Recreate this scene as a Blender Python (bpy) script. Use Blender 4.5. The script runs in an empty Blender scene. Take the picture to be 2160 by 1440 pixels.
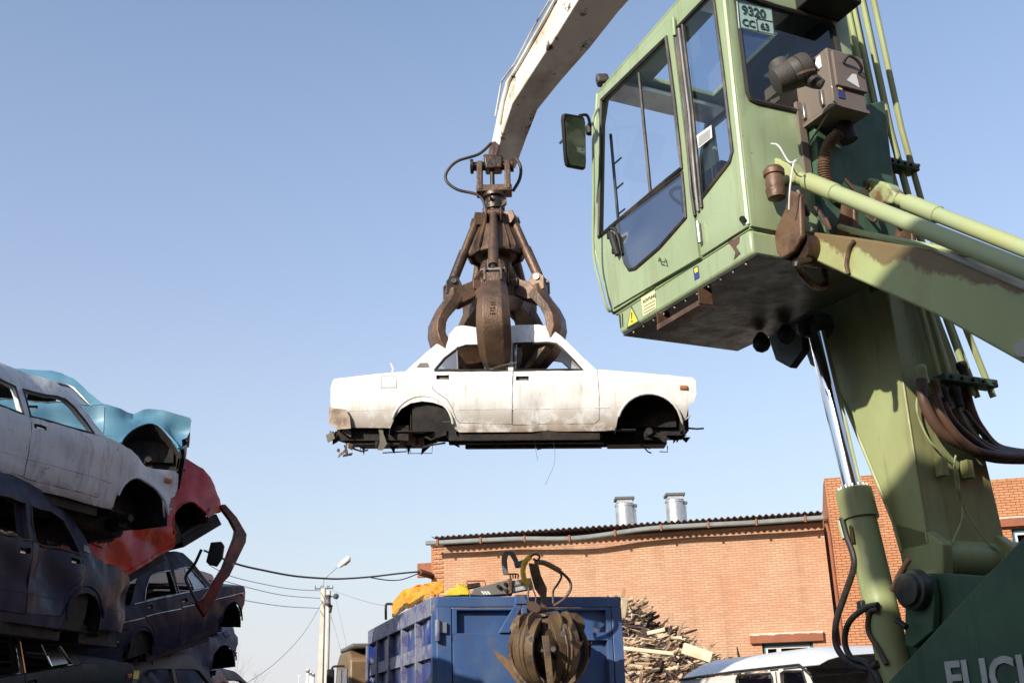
import bpy, bmesh, math, random
from mathutils import Vector as V, Matrix, noise
from mathutils.geometry import delaunay_2d_cdt
R = math.radians
sc = bpy.context.scene
COL = sc.collection
# ------------------------------------------------------------------ camera
FPX, TH, ROLL = 2300.0, math.atan(800/2300.0), 0.03
EYE = V((0, 0, 1.7))
fw = V((0, math.cos(TH), math.sin(TH))); up0 = V((0, -math.sin(TH), math.cos(TH))); rt0 = V((1, 0, 0))
RT = rt0*math.cos(ROLL) - up0*math.sin(ROLL); UP = rt0*math.sin(ROLL) + up0*math.cos(ROLL)
cd = bpy.data.cameras.new('camera'); cam = bpy.data.objects.new('camera', cd); COL.objects.link(cam)
cd.sensor_width = 36; cd.lens = 36*FPX/2160; cd.clip_end = 6000; cd.clip_start = .05
m = Matrix.Identity(4)
for i in range(3):
    m[i][0] = RT[i]; m[i][1] = UP[i]; m[i][2] = -fw[i]; m[i][3] = EYE[i]
cam.matrix_world = m; sc.camera = cam
# ------------------------------------------------------------------ light
AZ = R(38); EL = R(23)
sdir = V((-math.sin(AZ)*math.cos(EL), -math.cos(AZ)*math.cos(EL), math.sin(EL)))
w = bpy.data.worlds.new('World'); sc.world = w; w.use_nodes = True
nt = w.node_tree; nt.nodes.clear()
sk = nt.nodes.new('ShaderNodeTexSky'); sk.sky_type = 'NISHITA'; sk.sun_disc = False
sk.sun_elevation = EL; sk.sun_rotation = math.atan2(sdir.x, sdir.y)
sk.air_density = 1.25; sk.dust_density = 1.2; sk.ozone_density = 2.6; sk.altitude = 0
bg = nt.nodes.new('ShaderNodeBackground'); bg.inputs[1].default_value = 0.15
wo = nt.nodes.new('ShaderNodeOutputWorld')
tcw = nt.nodes.new('ShaderNodeTexCoord'); spw = nt.nodes.new('ShaderNodeSeparateXYZ'); nt.links.new(tcw.outputs['Generated'], spw.inputs[0])
def ramp(stops):     # thin winter haze that whitens the sky towards the horizon
    r = nt.nodes.new('ShaderNodeValToRGB'); e = r.color_ramp.elements
    while len(e) < len(stops): e.new(.5)
    for q, (p, c) in zip(e, stops): q.position = p; q.color = c
    nt.links.new(spw.outputs[2], r.inputs[0]); return r.outputs[0]
hc_ = ramp([(0, (.80, .80, .83, 1)), (.17, (.66, .70, .82, 1)), (.37, (.60, .605, .82, 1))]); hf_ = ramp([(0, (.95,)*3+(1,)), (.04, (.9,)*3+(1,)), (.17, (.6,)*3+(1,)), (.37, (.35,)*3+(1,)), (.62, (.13,)*3+(1,))])
vm = nt.nodes.new('ShaderNodeVectorMath'); vm.operation = 'SCALE'; vm.inputs[3].default_value = 1/(1.414*.15); nt.links.new(hc_, vm.inputs[0])
mxw = nt.nodes.new('ShaderNodeMix'); mxw.data_type = 'RGBA'; nt.links.new(hf_, mxw.inputs[0]); nt.links.new(sk.outputs[0], mxw.inputs[6]); nt.links.new(vm.outputs[0], mxw.inputs[7])
nt.links.new(mxw.outputs[2], bg.inputs[0]); nt.links.new(bg.outputs[0], wo.inputs[0])
sl = bpy.data.lights.new('sun', 'SUN'); sl.energy = 4.2; sl.angle = R(.53); sl.color = (1, .93, .82)
so = bpy.data.objects.new('sun', sl); COL.objects.link(so)
so.rotation_euler = (-sdir).to_track_quat('-Z', 'Y').to_euler()
so.location = (-20, -20, 20)
sc.view_settings.view_transform = 'Standard'; sc.view_settings.look = 'None'
sc.view_settings.exposure = 0.5; sc.view_settings.gamma = 1
sc.cycles.max_bounces = 6; sc.cycles.transparent_max_bounces = 12
sc.cycles.use_denoising = True

# ------------------------------------------------------------------ helpers
def ray(px, py): return fw + RT*((px-1080)/FPX) - UP*((py-720)/FPX)
def U(px, py, Y):
    v = ray(px, py); return EYE + v*(Y/v.y)
def ON(px, py, p0, n):
    v = ray(px, py); return EYE + v*(((p0-EYE).dot(n))/v.dot(n))

def tag(o, label=None, cat=None, group=None, kind=None):
    if label: o['label'] = label
    if cat: o['category'] = cat
    if group: o['group'] = group
    if kind: o['kind'] = kind
    return o
def empty(name, loc=(0, 0, 0), label=None, cat=None, group=None):
    o = bpy.data.objects.new(name, None); COL.objects.link(o); o.location = loc; o.empty_display_size = .1
    return tag(o, label, cat, group)

class MB:
    def __init__(s): s.v = []; s.f = []
    def add(s, vs, fs):
        b = len(s.v); s.v += [V(p) for p in vs]; s.f += [tuple(i+b for i in f) for f in fs]; return s
    def hexa(s, p):
        return s.add(p, [(0, 3, 2, 1), (4, 5, 6, 7), (0, 1, 5, 4), (1, 2, 6, 5), (2, 3, 7, 6), (3, 0, 4, 7)])
    def box(s, c, x, y, z, X=V((1, 0, 0)), Y=V((0, 1, 0)), Z=V((0, 0, 1))):
        c = V(c); a, b, d = X*(x/2), Y*(y/2), Z*(z/2)
        return s.hexa([c-a-b-d, c+a-b-d, c+a+b-d, c-a+b-d, c-a-b+d, c+a-b+d, c+a+b+d, c-a+b+d])
    def bb(s, x0, x1, y0, y1, z0, z1):
        return s.box(((x0+x1)/2, (y0+y1)/2, (z0+z1)/2), x1-x0, y1-y0, z1-z0)
    def prism(s, poly, off):
        n = len(poly); off = V(off); poly = [V(p) for p in poly]
        return s.add(poly+[p+off for p in poly], [tuple(range(n))[::-1], tuple(range(n, 2*n))] + [(i, (i+1) % n, n+(i+1) % n, n+i) for i in range(n)])
    def tube(s, pts, r, seg=8, cap=True, flat=None):
        pts = [V(p) for p in pts]; n = len(pts)
        rs = r if isinstance(r, (list, tuple)) else [r]*n
        t0 = (pts[1]-pts[0]).normalized(); a = V((0, 0, 1)) if abs(t0.z) < .9 else V((1, 0, 0))
        nn = t0.cross(a).normalized(); vs = []; fs = []
        for i, p in enumerate(pts):
            t = (pts[min(i+1, n-1)]-pts[max(i-1, 0)]).normalized()
            nn = (nn - t*nn.dot(t)); nn = nn.normalized() if nn.length > 1e-6 else t.orthogonal().normalized()
            bb = t.cross(nn)
            for k in range(seg):
                an = 2*math.pi*k/seg; vs.append(p + nn*(math.cos(an)*rs[i]) + bb*(math.sin(an)*rs[i]*(flat or 1)))
        for i in range(n-1):
            for k in range(seg):
                k2 = (k+1) % seg; fs.append((i*seg+k, i*seg+k2, (i+1)*seg+k2, (i+1)*seg+k))
        if cap: fs += [tuple(range(seg))[::-1], tuple(range((n-1)*seg, n*seg))]
        return s.add(vs, fs)
    def cyl(s, a, b, r, r2=None, seg=20): return s.tube([a, b], [r, r if r2 is None else r2], seg)
    def lathe(s, o, ax, prof, seg=20):
        ax = V(ax).normalized(); o = V(o)
        return s.tube_l([o+ax*t for t, _ in prof], [r for _, r in prof], ax, seg)
    def tube_l(s, pts, rs, ax, seg):
        nn = ax.orthogonal().normalized(); bb = ax.cross(nn); vs = []; fs = []
        for p, r in zip(pts, rs):
            for k in range(seg):
                an = 2*math.pi*k/seg; vs.append(p+nn*(math.cos(an)*r)+bb*(math.sin(an)*r))
        n = len(pts)
        for i in range(n-1):
            for k in range(seg):
                k2 = (k+1) % seg; fs.append((i*seg+k, i*seg+k2, (i+1)*seg+k2, (i+1)*seg+k))
        fs += [tuple(range(seg))[::-1], tuple(range((n-1)*seg, n*seg))]
        return s.add(vs, fs)
    def grid(s, fn, nu, nv):
        vs = [fn(i/nu, j/nv) for i in range(nu+1) for j in range(nv+1)]
        return s.add(vs, [(i*(nv+1)+j, (i+1)*(nv+1)+j, (i+1)*(nv+1)+j+1, i*(nv+1)+j+1) for i in range(nu) for j in range(nv)])
    def warp(s, fn): s.v = [fn(p) for p in s.v]; return s
    def build(s, name, mat, parent=None, smooth=True, bevel=0, solid=0, ang=35, rel=None):
        off = rel if rel is not None else (parent.location.copy() if (parent and parent.get('_w')) else V((0, 0, 0)))
        me = bpy.data.meshes.new(name); me.from_pydata([p-off for p in s.v], [], s.f); me.validate(); 
        bm = bmesh.new(); bm.from_mesh(me); bmesh.ops.recalc_face_normals(bm, faces=bm.faces); bm.to_mesh(me); bm.free()
        me.materials.append(mat)
        if smooth:
            me.polygons.foreach_set('use_smooth', [True]*len(me.polygons)); me.set_sharp_from_angle(angle=R(ang))
        o = bpy.data.objects.new(name, me); COL.objects.link(o)
        if parent is not None:
            o.parent = parent
            if parent.get('_w') and parent.type != 'EMPTY': pass
        if solid:
            md = o.modifiers.new('solid', 'SOLIDIFY'); md.thickness = solid; md.offset = 0
        if solid and smooth and not bevel:
            md = o.modifiers.new('split', 'EDGE_SPLIT'); md.split_angle = R(ang+5)
        if bevel:
            md = o.modifiers.new('bevel', 'BEVEL'); md.width = bevel; md.segments = 2; md.limit_method = 'ANGLE'; md.angle_limit = R(30)
        return o

def pip(x, y, poly):
    c = False; n = len(poly); j = n-1
    for i in range(n):
        xi, yi = poly[i]; xj, yj = poly[j]
        if (yi > y) != (yj > y) and x < (xj-xi)*(y-yi)/(yj-yi)+xi: c = not c
        j = i
    return c
def resamp(poly, h):
    out = []
    for i in range(len(poly)):
        a = poly[i]; b = poly[(i+1) % len(poly)]; L = math.hypot(b[0]-a[0], b[1]-a[1]); k = max(1, int(L/h))
        for j in range(k): out.append((a[0]+(b[0]-a[0])*j/k, a[1]+(b[1]-a[1])*j/k))
    return out
def panel(mb, outline, holes, h, fn):
    """flat outline with holes, filled with a grid fine enough to bend, lifted to 3D by fn"""
    loops = [resamp(outline, h)]+[resamp(q, h) for q in holes]
    vs = []; es = []
    for lp in loops:
        b = len(vs); vs += [V(p) for p in lp]; es += [(b+i, b+(i+1) % len(lp)) for i in range(len(lp))]
    xs = [p[0] for p in outline]; ys = [p[1] for p in outline]
    nx = int((max(xs)-min(xs))/h); ny = int((max(ys)-min(ys))/h)
    for i in range(1, nx+1):
        for j in range(1, ny+1):
            x = min(xs)+i*h; y = min(ys)+j*h
            if pip(x, y, outline) and not any(pip(x, y, q) for q in holes):
                if all((x-q.x)**2+(y-q.y)**2 > (h*.6)**2 for q in vs[:sum(len(l) for l in loops)]): vs.append(V((x, y)))
    r = delaunay_2d_cdt(vs, es, [], 0, 1e-5)
    fs = []
    for f in r[2]:
        cx = sum(r[0][i].x for i in f)/len(f); cy = sum(r[0][i].y for i in f)/len(f)
        if pip(cx, cy, outline) and not any(pip(cx, cy, q) for q in holes): fs.append(tuple(f))
    mb.add([fn(p.x, p.y) for p in r[0]], fs); return mb
def shrink(poly, d):
    """inset a polygon by d"""
    n = len(poly); area = sum(poly[i][0]*poly[(i+1) % n][1]-poly[(i+1) % n][0]*poly[i][1] for i in range(n)); sg = 1 if area > 0 else -1
    out = []
    for i in range(n):
        a, b, c = poly[i-1], poly[i], poly[(i+1) % n]
        e1 = V((b[0]-a[0], b[1]-a[1])).normalized(); e2 = V((c[0]-b[0], c[1]-b[1])).normalized()
        n1 = V((-e1.y, e1.x))*sg; n2 = V((-e2.y, e2.x))*sg; k = n1+n2
        k = k/max(.35, (1+n1.dot(n2))); out.append((b[0]+k.x*d, b[1]+k.y*d))
    return out
def spline(pts, n=8):
    pts = [V(p) for p in pts]; out = []
    for i in range(len(pts)-1):
        p0 = pts[max(i-1, 0)]; p1 = pts[i]; p2 = pts[i+1]; p3 = pts[min(i+2, len(pts)-1)]
        for j in range(n):
            t = j/n; out.append(.5*((2*p1)+(p2-p0)*t+(2*p0-5*p1+4*p2-p3)*t*t+(3*p1-p0-3*p2+p3)*t**3))
    out.append(pts[-1]); return out

# ------------------------------------------------------------------ materials
MATS = {}
def mat(name, c, rough=.5, metal=0., c2=None, s2=4., t2=(.45, .62), c3=None, s3=14., t3=(.6, .68), bump=.0, bs=60., z=None, coat=0., stretch=(1, 1, 1), spec=.5, streak=None):
    """base colour c, large patches c2, small worn specks c3, z = (low, high, colour) soiling towards the sill"""
    m = bpy.data.materials.new(name); m.use_nodes = True; n = m.node_tree; N = n.nodes; L = n.links
    b = N['Principled BSDF']; b.inputs['Roughness'].default_value = rough; b.inputs['Metallic'].default_value = metal
    b.inputs['Specular IOR Level'].default_value = spec
    if coat: b.inputs['Coat Weight'].default_value = coat; b.inputs['Coat Roughness'].default_value = .08
    tc = N.new('ShaderNodeTexCoord'); mp = N.new('ShaderNodeMapping'); L.new(tc.outputs['Object'], mp.inputs[0]); mp.inputs['Scale'].default_value = stretch
    def nz(s, d=6, ro=.6):
        q = N.new('ShaderNodeTexNoise'); q.inputs['Scale'].default_value = s; q.inputs['Detail'].default_value = d; q.inputs['Roughness'].default_value = ro
        L.new(mp.outputs[0], q.inputs[0]); return q.outputs[0]
    def mr(s, a, e, f=0, g=1):
        q = N.new('ShaderNodeMapRange'); L.new(s, q.inputs[0]); q.inputs[1].default_value = a; q.inputs[2].default_value = e; q.inputs[3].default_value = f; q.inputs[4].default_value = g; return q.outputs[0]
    def mix(f, a, e, mode='MIX'):
        q = N.new('ShaderNodeMix'); q.data_type = 'RGBA'; q.blend_type = mode
        for sk_, v in ((0, f), (6, a), (7, e)):
            if hasattr(v, 'links') or hasattr(v, 'is_linked'): L.new(v, q.inputs[sk_])
            else: q.inputs[sk_].default_value = (*v, 1) if isinstance(v, tuple) else v
        return q.outputs[2]
    cur = mix(mr(nz(1.7, 3), .3, .7), tuple(x*.9 for x in c), tuple(min(1, x*1.07) for x in c))
    if c2: cur = mix(mr(nz(s2), *t2), cur, c2)
    if z:
        sp = N.new('ShaderNodeSeparateXYZ'); L.new(tc.outputs['Object'], sp.inputs[0])
        a = mr(sp.outputs[2], z[1], z[0]); q = N.new('ShaderNodeMath'); q.operation = 'MULTIPLY'; L.new(a, q.inputs[0]); L.new(mr(nz(2.6, 8, .7), .36, .52), q.inputs[1])
        cur = mix(q.outputs[0], cur, z[2])
    if c3: cur = mix(mr(nz(s3, 8, .7), *t3), cur, c3)
    if streak:     # vertical runs of dirt
        ms = N.new('ShaderNodeMapping'); L.new(tc.outputs['Object'], ms.inputs[0]); ms.inputs['Scale'].default_value = (streak[1], streak[1], streak[1]*.09)
        q = N.new('ShaderNodeTexNoise'); q.inputs['Scale'].default_value = 1; q.inputs['Detail'].default_value = 5; q.inputs['Roughness'].default_value = .65; L.new(ms.outputs[0], q.inputs[0])
        cur = mix(mr(q.outputs[0], .52, .72, 0, streak[2]), cur, streak[0])
    L.new(cur, b.inputs['Base Color'])
    L.new(mr(nz(9, 5), .3, .7, max(.02, rough-.1), min(1, rough+.12)), b.inputs['Roughness'])
    if bump:
        q = N.new('ShaderNodeBump'); q.inputs['Strength'].default_value = bump; q.inputs['Distance'].default_value = .02; L.new(nz(bs, 5), q.inputs['Height']); L.new(q.outputs[0], b.inputs['Normal'])
    MATS[name] = m; return m
def glassm(name, tint=(.5, .6, .65), refl=1.0, rough=.02, base=0.04):
    m = bpy.data.materials.new(name); m.use_nodes = True; n = m.node_tree; N = n.nodes; L = n.links; N.clear()
    o = N.new('ShaderNodeOutputMaterial'); t = N.new('ShaderNodeBsdfTransparent'); g = N.new('ShaderNodeBsdfGlossy'); x = N.new('ShaderNodeMixShader'); f = N.new('ShaderNodeFresnel'); a = N.new('ShaderNodeMath')
    a.operation = 'MULTIPLY_ADD'; a.inputs[1].default_value = refl; a.inputs[2].default_value = base
    t.inputs[0].default_value = (*tint, 1); g.inputs['Roughness'].default_value = rough; ge = N.new('ShaderNodeNewGeometry'); io = N.new('ShaderNodeMapRange'); io.inputs[3].default_value = 1.5; io.inputs[4].default_value = 1/1.5; L.new(ge.outputs['Backfacing'], io.inputs[0]); L.new(io.outputs[0], f.inputs[0])
    L.new(f.outputs[0], a.inputs[0]); L.new(a.outputs[0], x.inputs[0]); L.new(t.outputs[0], x.inputs[1]); L.new(g.outputs[0], x.inputs[2]); L.new(x.outputs[0], o.inputs[0]); return m
def brickm(name, a, b2, patch, mortar=(.22, .16, .11)):
    m = mat(name, a, .9, c2=patch, s2=.35, t2=(.46, .66), c3=tuple(x*.72 for x in a), s3=1.3, t3=(.56, .7), streak=(tuple(x*.5 for x in a), 1.6, .5)); n = m.node_tree; N = n.nodes; L = n.links; b = N['Principled BSDF']
    tc = N.new('ShaderNodeTexCoord'); sp = N.new('ShaderNodeSeparateXYZ'); cb = N.new('ShaderNodeCombineXYZ'); L.new(tc.outputs['Object'], sp.inputs[0])
    ad = N.new('ShaderNodeMath'); ad.operation = 'ADD'; L.new(sp.outputs[0], ad.inputs[0]); L.new(sp.outputs[1], ad.inputs[1])
    L.new(ad.outputs[0], cb.inputs[0]); L.new(sp.outputs[2], cb.inputs[1])
    k = N.new('ShaderNodeTexBrick'); L.new(cb.outputs[0], k.inputs['Vector']); k.inputs['Scale'].default_value = 1; k.inputs['Brick Width'].default_value = .262; k.inputs['Row Height'].default_value = .077
    k.inputs['Mortar Size'].default_value = .0095; k.inputs['Mortar Smooth'].default_value = .1
    k.inputs['Color1'].default_value = (1, 1, 1, 1); k.inputs['Color2'].default_value = (*b2, 1); k.inputs['Mortar'].default_value = (0, 0, 0, 1); k.inputs['Bias'].default_value = -.2
    old = b.inputs['Base Color'].links[0].from_socket
    mu = N.new('ShaderNodeMix'); mu.data_type = 'RGBA'; mu.blend_type = 'MULTIPLY'; mu.inputs[0].default_value = 1; L.new(old, mu.inputs[6]); L.new(k.outputs[0], mu.inputs[7])
    mx = N.new('ShaderNodeMix'); mx.data_type = 'RGBA'; L.new(k.outputs[1], mx.inputs[0]); L.new(mu.outputs[2], mx.inputs[6]); mx.inputs[7].default_value = (*mortar, 1)
    L.new(mx.outputs[2], b.inputs['Base Color'])
    bp = N.new('ShaderNodeBump'); bp.invert = True; bp.inputs['Strength'].default_value = .7; bp.inputs['Distance'].default_value = .01; L.new(k.outputs[1], bp.inputs['Height']); L.new(bp.outputs[0], b.inputs['Normal'])
    return m
RUST = (.10, .045, .022); RUSTD = (.045, .024, .014); OIL = (.018, .014, .011)
M_green = mat('green_paint', (.31, .385, .22), .38, c2=(.275, .345, .185), s2=1.2, c3=(.14, .12, .06), s3=20, t3=(.655, .70), bump=.04, bs=25, coat=.12, streak=((.20, .20, .10), 14, .55))
M_boom = mat('boom_green_paint', (.325, .37, .175), .42, spec=.3, streak=((.17, .14, .06), 9, .7), c2=(.26, .25, .11), s2=1.1, t2=(.42, .7), c3=(.10, .07, .03), s3=9, t3=(.70, .74), bump=.05, bs=20)
M_arm = mat('arm_green_paint', (.34, .385, .175), .45, spec=.3, c2=(.30, .26, .12), s2=1.6, t2=(.50, .66), c3=(.08, .045, .02), s3=10, t3=(.66, .72), bump=.08, bs=30)
M_oldgreen = mat('worn_green_paint', (.36, .42, .21), .42, c2=(.14, .08, .04), s2=3.2, t2=(.52, .62), bump=.06)
M_rod = mat('rod_green_paint', (.35, .41, .225), .42, spec=.35, c2=(.37, .40, .19), s2=2, c3=(.12, .06, .03), s3=6, t3=(.66, .70))
M_frame = mat('frame_green_paint', (.065, .125, .072), .5, spec=.3, streak=((.03, .05, .035), 10, .6), c2=(.05, .10, .07), s2=2, c3=(.03, .03, .02), s3=12, t3=(.7, .75))
M_under = mat('greasy_underside', (.035, .04, .03), .42, c2=(.16, .13, .08), s2=1.7, t2=(.55, .7), c3=OIL, s3=5, t3=(.5, .6), bump=.15, bs=12)
M_steel = mat('rusty_steel', (.135, .080, .050), .45, .35, c2=(.050, .033, .024), s2=2.6, c3=(.27, .20, .15), s3=16, t3=(.64, .72), bump=.35, bs=35)
M_grease = mat('greasy_steel', (.05, .038, .03), .3, .5, c2=(.10, .055, .035), s2=6, c3=(.3, .27, .22), s3=26, t3=(.68, .73), bump=.4, bs=30)
M_grab = mat('brown_grab_steel', (.125, .080, .042), .55, .2, c2=(.06, .04, .026), s2=4, c3=(.28, .21, .13), s3=12, t3=(.62, .7), bump=.3, bs=25)
M_orust = mat('orange_rust', (.30, .13, .045), .85, c2=(.18, .08, .035), s2=5, bump=.3)
M_bracket = mat('bare_brown_steel', (.15, .085, .052), .5, .2, c2=(.075, .04, .025), s2=6, c3=(.24, .15, .09), s3=18, t3=(.62, .7), bump=.25, bs=30)
M_chrome = mat('chrome', (.8, .8, .82), .07, 1.)
M_chrome.node_tree.nodes['Principled BSDF'].inputs['Roughness'].default_value = .06
M_dull = mat('dull_chrome', (.5, .49, .47), .3, .9, c2=(.25, .2, .15), s2=9)
M_galv = mat('galvanised_metal', (.62, .63, .62), .38, .75, c2=(.5, .5, .48), s2=5, c3=(.3, .24, .18), s3=7, t3=(.66, .74), bump=.05)
M_gutter = mat('zinc_gutter', (.22, .24, .23), .7, 0., c2=(.17, .19, .18), s2=3)
M_rubber = mat('black_rubber', (.022, .02, .019), .55, c2=(.07, .045, .03), s2=5, t2=(.5, .65))
M_hose = mat('dusty_hose', (.10, .052, .032), .55, c2=(.05, .03, .022), s2=6)
M_black = mat('matt_black', (.012, .012, .012), .6)
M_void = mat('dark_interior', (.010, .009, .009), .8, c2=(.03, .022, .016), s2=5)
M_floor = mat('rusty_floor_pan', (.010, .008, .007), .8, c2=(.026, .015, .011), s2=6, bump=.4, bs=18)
M_white = mat('scratched_white_paint', (.78, .77, .75), .33, c2=(.70, .685, .65), s2=1.8, c3=(.34, .26, .2), s3=22, t3=(.645, .70), bump=.05, bs=7, streak=((.42, .36, .29), 26, .5), z=(.12, .50, (.24, .175, .12)), coat=.2)
M_owhite = mat('old_white_paint', (.60, .63, .66), .45, c2=(.50, .53, .56), s2=2, c3=(.16, .09, .06), s3=14, t3=(.62, .67), z=(.1, .3, (.22, .17, .13)), coat=0, spec=.2, streak=((.22, .18, .15), 16, .6))
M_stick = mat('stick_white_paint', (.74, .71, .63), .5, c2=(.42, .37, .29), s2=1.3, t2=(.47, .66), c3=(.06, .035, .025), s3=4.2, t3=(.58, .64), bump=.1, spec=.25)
M_bluecar = mat('light_blue_paint', (.085, .215, .31), .38, c2=(.12, .26, .34), s2=1.6, c3=(.12, .1, .08), s3=15, t3=(.7, .75), coat=.2)
M_red = mat('red_paint', (.42, .018, .010), .26, c2=(.25, .014, .008), s2=2.5, c3=(.05, .02, .015), s3=13, t3=(.68, .73), coat=.15, spec=.3)
M_navy = mat('navy_paint', (.018, .021, .045), .40, c2=(.026, .026, .04), s2=2, c3=(.06, .035, .02), s3=11, t3=(.68, .74), coat=0, spec=.10)
M_dblue = mat('dark_blue_paint', (.016, .019, .042), .42, c2=(.025, .025, .04), s2=2.4, c3=(.05, .03, .02), s3=10, t3=(.70, .75), spec=.10)
M_silver = mat('grey_blue_paint', (.15, .17, .21), .5, spec=.15, c2=(.12, .13, .17), s2=2.2, c3=(.05, .04, .04), s3=8, t3=(.66, .72), bump=.08, bs=14)
M_beige = mat('beige_paint', (.17, .155, .125), .5, spec=.15, c2=(.15, .13, .1), s2=3, c3=(.06, .04, .03), s3=12, t3=(.65, .7))
M_maroon = mat('maroon_paint', (.10, .012, .02), .35, c2=(.06, .01, .015), s2=3)
M_dkgreen = mat('dark_green_paint', (.022, .034, .03), .4, spec=.15, c2=(.02, .022, .02), s2=3)
M_brick = brickm('orange_brick', (.58, .34, .215), (.88, .80, .74), (.56, .28, .16), mortar=(.36, .215, .13))
M_brick2 = brickm('red_brick', (.56, .25, .115), (.86, .8, .76), (.50, .20, .09), mortar=(.15, .07, .04))
M_lintel = mat('painted_lintel', (.30, .10, .05), .8, c2=(.25, .09, .045), s2=2, bump=.2)
M_mortar = mat('cement_ledge', (.62, .5, .42), .9, bump=.5, bs=10)
M_roof = mat('slate_corrugated_roof', (.10, .075, .085), .75, c2=(.16, .12, .13), s2=3)
M_fascia = mat('dark_brown_timber', (.06, .02, .015), .7)
M_bluetrim = mat('teal_window_frame', (.05, .17, .24), .5)
M_wtrim = mat('white_window_sash', (.62, .66, .66), .5)
M_contR = mat('container_blue_paint', (.055, .115, .27), .5, c2=(.09, .14, .26), s2=1.8, c3=(.22, .12, .06), s3=5, t3=(.63, .67), bump=.1, bs=10, spec=.25, streak=((.10, .09, .12), 8, .6))
M_contS = mat('container_side_blue', (.02, .05, .22), .35, c2=(.025, .045, .15), s2=2, c3=(.30, .29, .28), s3=4.5, t3=(.58, .62), bump=.08, bs=8, stretch=(1, 1, .35))
M_contT = mat('scraped_rail_paint', (.19, .20, .27), .55, c2=(.10, .10, .20), s2=5, t2=(.48, .55), c3=(.34, .32, .29), s3=12, t3=(.58, .64))
M_ochre = mat('ochre_smear', (.26, .15, .07), .85, c2=(.2, .12, .07), s2=8)
M_yellow = mat('yellow_paint', (.72, .52, .03), .5, c2=(.5, .34, .02), s2=4)
M_tarp = mat('yellow_tarp', (.68, .32, .015), .55, c2=(.58, .25, .01), s2=2)
M_grey = mat('grey_crane_paint', (.14, .13, .125), .45, c2=(.10, .09, .08), s2=3, c3=(.5, .5, .48), s3=9, t3=(.70, .73))
M_box = mat('grey_brown_box_paint', (.18, .145, .122), .5, spec=.25, c2=(.175, .14, .12), s2=1.6, c3=(.09, .06, .04), s3=18, t3=(.69, .74), coat=.1)
M_motor = mat('dusty_black_plastic', (.05, .043, .037), .6, c2=(.07, .06, .05), s2=5, bump=.15)
M_wood = mat('splintered_wood', (.52, .38, .24), .85, c2=(.34, .22, .14), s2=2.2, c3=(.14, .075, .045), s3=3.1, t3=(.56, .62), bump=.3)
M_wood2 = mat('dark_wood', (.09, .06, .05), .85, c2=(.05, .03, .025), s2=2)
M_wood3 = mat('fresh_wood', (.68, .55, .38), .8, c2=(.55, .42, .27), s2=3)
M_concrete = mat('pole_concrete', (.60, .56, .47), .85, c2=(.5, .46, .4), s2=1.5, bump=.2, bs=15)
M_wire = mat('cable', (.06, .055, .07), .5)
M_thinw = mat('thin_wire', (.30, .32, .36), .5)
M_ground = mat('yard_dirt', (.075, .06, .048), .95, c2=(.05, .042, .035), s2=.4, bump=.5, bs=4)
M_van = mat('van_white_paint', (.78, .76, .70), .3, c2=(.73, .71, .65), s2=1, coat=.4)
M_amber = mat('amber_plastic', (.42, .12, .035), .3)
M_plate = mat('plate_face', (.33, .47, .43), .4)
M_ink = mat('ink', (.03, .05, .045), .5)
M_stky = mat('sticker_yellow', (.85, .68, .06), .45, c2=(.8, .6, .05), s2=12)
M_stkp = mat('sticker_pale_yellow', (.80, .74, .38), .5, c2=(.75, .68, .35), s2=20)
M_stkw = mat('sticker_white', (.72, .73, .72), .5)
M_stkb = mat('sticker_blue', (.035, .05, .20), .45)
M_letter = mat('white_lettering', (.50, .52, .48), .6, c2=(.4, .42, .39), s2=20)
M_khaki = mat('khaki_cab_paint', (.20, .125, .06), .5, c2=(.16, .1, .05), s2=3)
M_far = mat('far_haze_pale', (.72, .72, .74), .9)  # pale grey: the fading by distance haze is put into the colour
M_twig = mat('bare_twigs', (.30, .25, .23), .9)
G_cab = glassm('tinted_cab_glass', (.95, .98, 1.0), .5, .015, .015)
G_mid = glassm('tinted_side_glass', (.66, .72, .80), 1.0, .02, .04)
G_dark = glassm('dark_cab_glass', (.13, .155, .21), 1.0, .02, .04)
G_clear = glassm('clear_glass', (1, 1, 1), .5, .02, .01)
G_frost = glassm('dusty_glass', (.35, .36, .37), .6, .25, .25)
M_mirror = mat('mirror_glass', (.85, .88, .85), .03, 1.)
M_mirror.node_tree.nodes['Principled BSDF'].inputs['Roughness'].default_value = .02
for l in list(M_mirror.node_tree.links):
    if l.to_socket.name == 'Roughness': M_mirror.node_tree.links.remove(l)
for l in list(M_chrome.node_tree.links):
    if l.to_socket.name == 'Roughness': M_chrome.node_tree.links.remove(l)

def text(name, s, size, o, X, Y, mat_, parent, off=0., ext=.002, base=None):
    c = bpy.data.curves.new(name, 'FONT'); c.body = s; c.size = size; c.offset = off; c.extrude = ext; c.resolution_u = 3
    t = bpy.data.objects.new(name, c); COL.objects.link(t)
    me = bpy.data.meshes.new_from_object(t); bpy.data.objects.remove(t)
    X = V(X); Y = V(Y); Z = X.cross(Y).normalized()
    base = base if base is not None else (parent.location if parent.get('_w') else V((0, 0, 0)))
    for v in me.vertices: v.co = V(o) + X*v.co.x + Y*v.co.y + Z*v.co.z - base
    me.materials.clear(); me.materials.append(mat_)
    q = bpy.data.objects.new(name, me); COL.objects.link(q); q.parent = parent; return q
def copy_tree(o, parent=None):
    c = o.copy(); COL.objects.link(c)
    if parent is not None: c.parent = parent
    for ch in o.children: copy_tree(ch, c)
    return c
def wroot(name, loc, label, cat, group=None):
    """an Empty at the thing's base whose children are given in world coordinates"""
    o = empty(name, loc, label, cat, group); o['_w'] = 1; return o
def sub(mb, name, mt, part, root, **k):
    """a sub-part: child of a part that is itself a child of root"""
    o = mb.build(name, mt, None, rel=(root.location.copy() if root.get('_w') else V((0, 0, 0))), **k); o.parent = part; return o

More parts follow.
